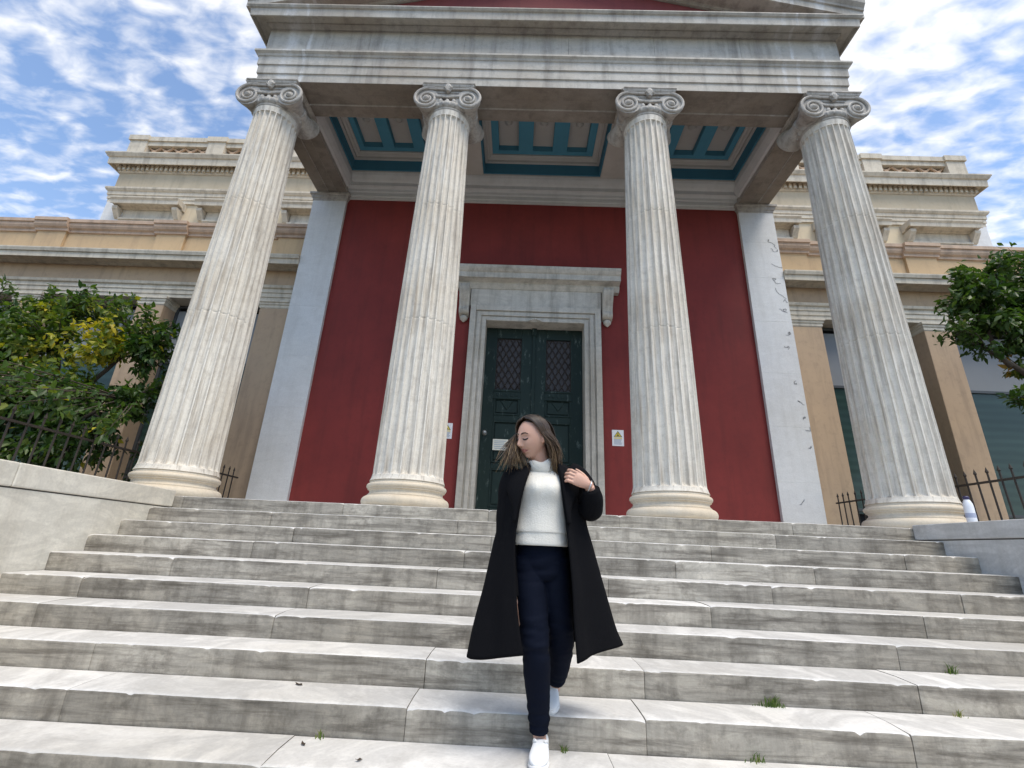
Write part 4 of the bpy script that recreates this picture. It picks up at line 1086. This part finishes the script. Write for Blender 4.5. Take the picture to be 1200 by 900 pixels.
# --- hair
def sm(a, b, x):
    t = min(1,max(0,(x-a)/(b-a))); return t*t*(3-2*t)
def cap_point(th, ph):
    p = head_point(th, ph)
    line = .088-.27*abs(p.x) if p.y < -.02 else .088-.27*abs(p.x)-(p.y+.02)*2.2
    line = max(line, -.085)
    f = p.z-line
    o = -.008+.020*sm(-.012,.035,f)
    d = p.normalized(); q = p+d*o
    # centre parting dents slightly
    return q
hb = MB(); cv, cf_ = head_grid(cap_point); hb.add([HM@p for p in cv], cf_)
tones = [.30+.15*random.random() for _ in cv]
rh = random.Random(12)
def strand(P, r0, t0, t1, n=10, flat=.6):
    S = cr([(*p,0) for p in P], n)
    a = len(hb.v); rad = [r0*(.75+.5*math.sin(PI*min(1,i/(n-1)*1.15+.05)))*(1-.80*(i/(n-1))**3) for i in range(n)]
    hb.tube([Vector(s[:3]) for s in S], rad, 5, flat=flat)
    for i in range(n): tones.extend([t0+(t1-t0)*(i/(n-1))**1.3]*5)
def loc(x,y,z): return HM@Vector((x,y,z))
def on_cap(side, a, b, off):
    """a: 0 at the parting .. 1 at ear height, b: -1 front .. 1 back"""
    ang = a*1.72; yy = -.066+.075*(b+1)
    cy = max(.05, math.sqrt(max(0,1-(yy/.108)**2)))
    return loc(side*math.sin(ang)*.086*cy**.6, yy*(1+.0*a), .020+math.cos(ang)*.108*cy**.8) + Vector((0,0,off))
for i in range(900):
    side = -1 if i % 5 < 2 else 1
    b = rh.uniform(-1.02,1) if i % 5 else rh.uniform(-1.05,-.7); off = rh.uniform(-.003,.004)
    P = [on_cap(side,a,b+.28*a*(1 if b < .1 else .3),off) for a in (.02,.30,.58,.84)]
    lgt = rh.random()
    if side > 0:      # her left: hangs behind the ear on to the shoulder
        bb = b+.28
        P = [on_cap(side,a,max(b,-.8)+(.75 if b < -.2 else .25)*a**1.5,off) for a in (.02,.30,.58,.86)]
        e = Vector((-.050+rh.gauss(0,.016), -3.640+rh.gauss(0,.025), .020+rh.uniform(-.055,.06)))
        m = P[-1].lerp(e,.5)+Vector((.020+rh.gauss(0,.008),0,.012))
        P += [m, e]
    else:             # her right: blown out towards her right
        if lgt < .80:
            e = Vector((-.292+rh.gauss(0,.022), -3.70+rh.gauss(0,.025), .052+rh.gauss(0,.026)))
            if lgt < .14: e += Vector((-.058+rh.gauss(0,.02),0,-.022))
        else: e = Vector((-.24+rh.gauss(0,.03), -3.66+rh.gauss(0,.03), .02+rh.gauss(0,.03)))
        m = P[-1].lerp(e,.5)+Vector((-.008+rh.gauss(0,.008),0,.004+rh.gauss(0,.006)))
        P += [m, e]
    base = rh.uniform(.03,.34)
    strand(P, rh.uniform(.0030,.0058), base, min(1,base+.35+.45*rh.random()), 13)
for i in range(150):  # back hair
    x = rh.uniform(-.07,.075); P = [loc(x*.4,.03,.128),loc(x*.8,.095,.07),loc(x*1.05,.108,-.01)]
    e = Vector((-.07+x*.7, -3.60+rh.gauss(0,.02), .02+rh.uniform(-.03,.05))); P += [P[-1].lerp(e,.5), e]
    strand(P, .004, rh.uniform(.05,.3), rh.uniform(.5,.95), 10)
ho = hb.build('hair', M['hair'], woman, True)
at = ho.data.attributes.new('tone','FLOAT','POINT'); at.data.foreach_set('value', tones)
# --- sweater
sw = MB()
SEC = [(-.398,-.126,-3.605,.150,.116),(-.385,-.126,-3.605,.155,.120),(-.335,-.124,-3.605,.152,.118),(-.325,-.124,-3.605,.158,.122),(-.26,-.120,-3.605,.150,.116),(-.19,-.118,-3.610,.146,.115),(-.13,-.116,-3.618,.150,.124),(-.085,-.115,-3.618,.152,.124),(-.04,-.115,-3.605,.150,.105),(-.005,-.116,-3.59,.125,.085),(.02,-.122,-3.592,.085,.072),(.04,-.128,-3.60,.064,.062)]
secs = []
for z, x, y, a, b in SEC: secs.append((Vector((x,y,z)), a, b))
rings = []
S = cr([(s[0].x,s[0].y,s[0].z,s[1],s[2]) for s in secs], 60)
for s_ in S:
    ring = []
    for k in range(72):
        a = 2*PI*k/72; c, sn = math.cos(a), math.sin(a)
        w_ = .0045*mnoise.noise(Vector((s_[0]+c*.9,sn*1.3,s_[2]*7)))+.004*mnoise.noise(Vector((c*2.2+s_[2]*6,sn*2,s_[2]*5+4)))
        bust = .018*math.exp(-((s_[2]+.115)/.045)**2)*(math.exp(-((a-4.40)/.26)**2)+math.exp(-((a-5.02)/.26)**2))
        ring.append(Vector((s_[0]+(s_[3]+w_)*c, s_[1]+(s_[4]+w_+bust)*sn, s_[2])))
    rings.append(ring)
rings_mesh(sw, rings)
# roll neck: a folded tube leaning forward
ax = Vector((-.03,-.052,.115)).normalized(); c0 = Vector((-.124,-3.596,.015))
e1 = Vector((1,0,.25)); e1 = (e1-ax*e1.dot(ax)).normalized(); e2 = ax.cross(e1)
ring = []
prof = [(.060,-.015),(.074,-.006),(.082,.006),(.086,.022),(.084,.044),(.079,.062),(.073,.072),(.065,.075),(.058,.068),(.056,.05)]
rr_ = []
for r_, h_ in prof:
    rr_.append([c0+ax*(h_+.007*math.sin(2*a_+.6)+.004*math.sin(5*a_))+e1*(r_+.003*math.sin(3*a_+h_*40))*math.cos(a_)+e2*(r_+.003*math.sin(4*a_))*math.sin(a_) for a_ in [2*PI*k/56 for k in range(56)]])
rings_mesh(sw, rr_)
sw.build('sweater', M['knit'], woman, True)
# --- jeans
jn = MB()
jn.loft([((-.122,-3.575,-.36),.132,.100),((-.122,-3.575,-.42),.142,.108),((-.121,-3.575,-.48),.150,.112),((-.120,-3.575,-.54),.146,.106),((-.119,-3.575,-.575),.11,.09)], 36)
def rip(t): return .05*sm(.78,.95,t)*math.sin(t*95)+.012*math.sin(t*38)*sm(.35,.5,t)+.02*math.sin(t*70)*math.exp(-((t-.42)/.06)**2)
limb(jn, FL, 70, 30, rip); limb(jn, BL, 60, 30, lambda t: .04*sm(.8,.95,t)*math.sin(t*80)+.02*math.sin(t*60)*math.exp(-((t-.5)/.09)**2))
jo = remeshed(jn, 'jeans', .0042, [M['denim']], woman, 3)
nv = len(jo.data.vertices); jc = np.empty(nv*3,np.float32); jnm = np.empty(nv*3,np.float32)
jo.data.vertices.foreach_get('co', jc); jo.data.vertices.foreach_get('normal', jnm); jc = jc.reshape(-1,3); jnm = jnm.reshape(-1,3)
for i in range(nv):
    x, y, z = map(float, jc[i])
    kn = math.exp(-((z+.86)/.10)**2)+math.exp(-((z+.50)/.07)**2)+.9*math.exp(-((z+1.22)/.09)**2)+.25
    a_ = mnoise.noise(Vector((x*7+z*6,y*7,z*26)))+.5*mnoise.noise(Vector((x*12-z*15,y*12,z*40+5)))
    jc[i] += jnm[i]*(.0065*kn*a_)
jo.data.vertices.foreach_set('co', jc.ravel()); jo.data.update()
# --- shoes
for fr in (FF, BF):
    m = MB(); rings_mesh(m, shoe_rings(fr, [(-.02,.012,.066,.022),(0,.026,.078,.020),(.06,.034,.083,.018),(.18,.037,.078,.018),(.30,.038,.076,.018),(.40,.040,.076,.018),(.52,.043,.068,.018),(.68,.047,.057,.018),(.82,.045,.050,.018),(.92,.036,.043,.018),(.98,.022,.036,.02),(1.0,.010,.030,.021)]))
    sh = m.build('shoe', M['shoe'], woman, True)
    m = MB(); rings_mesh(m, shoe_rings(fr, [(-.03,.014,.024,.001),(-.01,.029,.026,0),(.06,.037,.026,0),(.3,.040,.025,0),(.55,.046,.025,0),(.70,.050,.025,0),(.84,.048,.025,0),(.94,.038,.025,0),(1.0,.024,.026,.002),(1.02,.010,.024,.006)])); m.build('sole', M['sole'], sh, 45)
    m = MB(); h, f, s_, u, L = fr
    for d in (-1,1): m.tube([h+f*(.34*L)+s_*d*.036+u*.060, h+f*(.40*L)+s_*d*.030+u*.075, h+f*(.46*L)+s_*d*.02+u*.076], [.006,.008,.006], 6)
    m.build('elastic_gusset', M['sole'], sh, True)
# --- coat: an open sheet from the left front edge round the back to the right front edge
LV = [ # z, edgeL, outL, backL, back, backR, outR, edgeR   (x,y,dz)
 [ .055,(-.190,-3.655,0),(-.205,-3.600,.0),(-.185,-3.530,.01),(-.115,-3.505,.02),(-.050,-3.525,.015),(-.030,-3.590,.01),(-.048,-3.655,.0)],
 [ .015,(-.195,-3.690,-.01),(-.260,-3.610,-.01),(-.225,-3.505,.0),(-.115,-3.480,.01),(-.010,-3.500,.015),(.035,-3.600,.02),(-.040,-3.690,-.005)],
 [-.045,(-.208,-3.725,0),(-.325,-3.615,0),(-.260,-3.485,0),(-.115,-3.460,0),(.045,-3.480,0),(.095,-3.600,0),(-.030,-3.725,0)],
 [-.130,(-.232,-3.748,0),(-.345,-3.620,0),(-.275,-3.480,0),(-.115,-3.455,0),(.055,-3.475,0),(.115,-3.600,0),(-.018,-3.745,0)],
 [-.260,(-.252,-3.742,0),(-.350,-3.620,0),(-.280,-3.475,0),(-.115,-3.450,0),(.065,-3.470,0),(.120,-3.600,0),(.000,-3.742,0)],
 [-.400,(-.262,-3.735,0),(-.375,-3.630,0),(-.300,-3.460,0),(-.115,-3.435,0),(.090,-3.450,0),(.155,-3.590,0),(.020,-3.735,0)],
 [-.600,(-.250,-3.745,0),(-.405,-3.650,0),(-.325,-3.440,0),(-.115,-3.410,0),(.130,-3.425,0),(.210,-3.570,0),(.036,-3.735,0)],
 [-.780,(-.226,-3.750,0),(-.432,-3.670,0),(-.345,-3.420,0),(-.115,-3.385,0),(.160,-3.400,0),(.262,-3.540,0),(.048,-3.735,0)],
 [-.925,(-.200,-3.745,.02),(-.457,-3.685,-.02),(-.360,-3.400,.01),(-.115,-3.365,.02),(.185,-3.380,.03),(.305,-3.510,.045),(.060,-3.735,-.005)]]
grid = []
for L in LV: grid.append([np.array((x,y,L[0]+dz)) for x,y,dz in L[1:]])
NU, NV = 90, 64
rows = [cr(g, NU) for g in grid]
cols = [cr([rows[j][i] for j in range(len(rows))], NV) for i in range(NU)]
cg = np.array(cols)            # NU x NV x 3
ctr = np.array((-.115,-3.60))
for i in range(NU):
    for j in range(NV):
        t = j/(NV-1); u = i/(NU-1); p = cg[i,j]; dv = p[:2]-ctr; dv /= np.linalg.norm(dv)
        amp = .021*sm(.35,1,t)*(sm(0,.06,u)*sm(0,.06,1-u)+.15)
        cg[i,j,:2] += dv*(amp*math.sin(u*31+1.2*t)+.006*mnoise.noise(Vector((u*9,t*6,2)))*sm(.1,.3,t))
def sheet(name, G, mat, parent, th):
    nu, nv = G.shape[:2]; m = MB()
    m.add([tuple(q) for q in G.reshape(-1,3)], [(i*nv+j,(i+1)*nv+j,(i+1)*nv+j+1,i*nv+j+1) for i in range(nu-1) for j in range(nv-1)])
    o = m.build(name, mat, parent, True, fixn=False); s_ = o.modifiers.new('s','SOLIDIFY'); s_.thickness = th; s_.offset = 0; return o
coat = sheet('coat', cg, M['coat'], woman, .009)
# lapels and collar lie on top of the front edges
for side in (0,1):
    G = []
    for a in range(10):
        row = []
        for j in range(2,34):
            t = (j-2)/31; wd = .02+.125*sm(0,.32,t)*(1-sm(.42,1,t))
            u = wd*(a/9); u = u if side == 0 else 1-u
            x = u*(NU-1); k = min(int(x),NU-2); p = cg[k,j]*(1-(x-k))+cg[k+1,j]*(x-k)
            dv = p[:2]-ctr; dv = dv/np.linalg.norm(dv)
            off = .010+.012*math.sin(PI*min(1,a/9))
            row.append(np.array((p[0]+dv[0]*off, p[1]+dv[1]*off-.004, p[2])))
        G.append(row)
    sheet('lapel', np.array(G), M['coat'], coat, .007)
G = []
for i in range(60):
    u = i/59; a = math.radians(-215+250*u) ; row = []
    for h_, r_ in ((.0,.078),(.025,.083),(.055,.090),(.075,.096),(.078,.104),(.060,.116),(.03,.128),(-.0,.142)):
        k = .35+.65*math.sin(PI*u)**.5
        row.append(np.array((-.118+r_*1.06*math.cos(a+PI*0), -3.592-.0+r_*math.sin(-a)*1.0*-1, .012+h_*k-.02*(1-k))))
    G.append(row)
# --- sleeves
def crease(t): return .035*math.sin(t*44)*math.exp(-((t-.5)/.2)**2)+.03*math.sin(t*23+1)
m = MB(); limb(m, [(-.255,-3.600,-.005,.060),(-.285,-3.610,-.06,.076),(-.312,-3.612,-.28,.062),(-.295,-3.630,-.52,.052),(-.262,-3.638,-.660,.047)], 50, 28, crease); m.build('sleeve', M['coat'], coat, True)
m = MB(); limb(m, [(.025,-3.598,.018,.055),(.075,-3.602,-.02,.072),(.128,-3.612,-.115,.072),(.146,-3.650,-.188,.070),(.150,-3.700,-.150,.058),(.136,-3.738,-.098,.050)], 50, 28, crease); m.build('sleeve', M['coat'], coat, True)
# bracelet
m = MB(); m.tube([HWL+Vector((.006,0,-.008))+Vector((.022*math.cos(a)*.5+.0, .030*math.sin(a), .030*math.cos(a))) for a in [2*PI*k/20 for k in range(21)]], .0035, 6); m.build('bracelet', simple('silver', (.6,.6,.6), .3, .9), woman, True)

# ------------------------------------------------------------------ light and sky
SUN_EL, SUN_AZ = 62, 38       # degrees; azimuth measured from -Y towards +X
w = bpy.data.worlds.new('World'); scene.world = w; w.use_nodes = True
nt = w.node_tree; nt.nodes.clear()
def nn(t, **k):
    n = nt.nodes.new(t)
    for a, b in k.items(): setattr(n, a, b)
    return n
d = Vector((math.sin(math.radians(SUN_AZ))*math.cos(math.radians(SUN_EL)), -math.cos(math.radians(SUN_AZ))*math.cos(math.radians(SUN_EL)), math.sin(math.radians(SUN_EL))))
sky = nn('ShaderNodeTexSky', sky_type='NISHITA'); sky.sun_disc = False; sky.sun_elevation = math.radians(SUN_EL)
sky.sun_rotation = math.atan2(d.x, d.y); sky.air_density = 1.0; sky.dust_density = .3; sky.ozone_density = 1.3
tc = nn('ShaderNodeTexCoord'); sep = nn('ShaderNodeSeparateXYZ'); nt.links.new(tc.outputs['Generated'], sep.inputs[0])
def mth(op, a, b=0, c=None):
    m = nn('ShaderNodeMath', operation=op)
    for i, v in enumerate((a,b) if c is None else (a,b,c)):
        if isinstance(v,(int,float)): m.inputs[i].default_value = v
        else: nt.links.new(v, m.inputs[i])
    return m.outputs[0]
zz = mth('ADD', mth('MAXIMUM', sep.outputs[2], 0), .10)
cmb = nn('ShaderNodeCombineXYZ'); nt.links.new(mth('DIVIDE', sep.outputs[0], zz), cmb.inputs[0]); nt.links.new(mth('DIVIDE', sep.outputs[1], zz), cmb.inputs[1])
def wn(scale, detail, rough, rot=0, sc=(1,1,1), dist=0, loc=(0,0,0)):
    mp = nn('ShaderNodeMapping'); mp.inputs['Rotation'].default_value = (0,0,rot); mp.inputs['Scale'].default_value = sc; mp.inputs['Location'].default_value = loc
    nt.links.new(cmb.outputs[0], mp.inputs[0]); n = nn('ShaderNodeTexNoise'); n.inputs['Scale'].default_value = scale; n.inputs['Detail'].default_value = detail
    n.inputs['Roughness'].default_value = rough; n.inputs['Distortion'].default_value = dist; nt.links.new(mp.outputs[0], n.inputs['Vector']); return n.outputs['Fac']
veil = wn(.5, 4, .6, 1.0, (1,1,1), .3, (4,2,0)); big = wn(.9, 3, .5, .3, (1,1,1), 0, (2.3,.7,0)); small = wn(12.5, 4, .5, .85, (1,1.8,1), .3); wisp = wn(3.4, 6, .62, .85, (.7,1.9,1), .5)
# more cloud towards +X and +Y; unseen overhead cloud added to whiten the light
bias = mth('ADD', mth('ADD', mth('MULTIPLY', sep.outputs[0], .085), mth('MULTIPLY', sep.outputs[1], .06)), mth('ADD', mth('MULTIPLY', mth('MAXIMUM', mth('SUBTRACT', sep.outputs[2], .62), 0), 1.1), .03))
cov = mth('ADD', mth('ADD', mth('MULTIPLY', big, .34), mth('ADD', mth('MULTIPLY', small, 1.0), mth('MULTIPLY', wisp, .62))), bias)
rmp = nn('ShaderNodeMapRange', interpolation_type='SMOOTHSTEP'); rmp.inputs['From Min'].default_value = .83; rmp.inputs['From Max'].default_value = 1.46
nt.links.new(cov, rmp.inputs['Value'])
bg1 = nn('ShaderNodeBackground'); bg1.inputs[1].default_value = .165; hs = nn('ShaderNodeHueSaturation'); hs.inputs['Saturation'].default_value = 1.06; nt.links.new(sky.outputs[0], hs.inputs['Color']); nt.links.new(hs.outputs[0], bg1.inputs[0])
bg2 = nn('ShaderNodeBackground'); bg2.inputs[0].default_value = (1,.985,.96,1); bg2.inputs[1].default_value = .80
mx = nn('ShaderNodeMixShader'); nt.links.new(mth('MAXIMUM', rmp.outputs[0], mth('MULTIPLY', veil, .10)), mx.inputs[0]); nt.links.new(bg1.outputs[0], mx.inputs[1]); nt.links.new(bg2.outputs[0], mx.inputs[2])
out = nn('ShaderNodeOutputWorld'); nt.links.new(mx.outputs[0], out.inputs[0])
sl = bpy.data.lights.new('sun', 'SUN'); sl.energy = 2.0; sl.angle = math.radians(30); sl.color = (1,.92,.80)
so = bpy.data.objects.new('sun', sl); COL.objects.link(so); so.rotation_euler = d.to_track_quat('Z','Y').to_euler(); so.location = (10,-20,30)
vs = scene.view_settings; vs.view_transform = 'Standard'; vs.look = 'None'; vs.gamma = 1; vs.use_curve_mapping = False; vs.exposure = .68
scene.render.engine = 'CYCLES'
scene.cycles.use_denoising = True
scene.cycles.max_bounces = 6
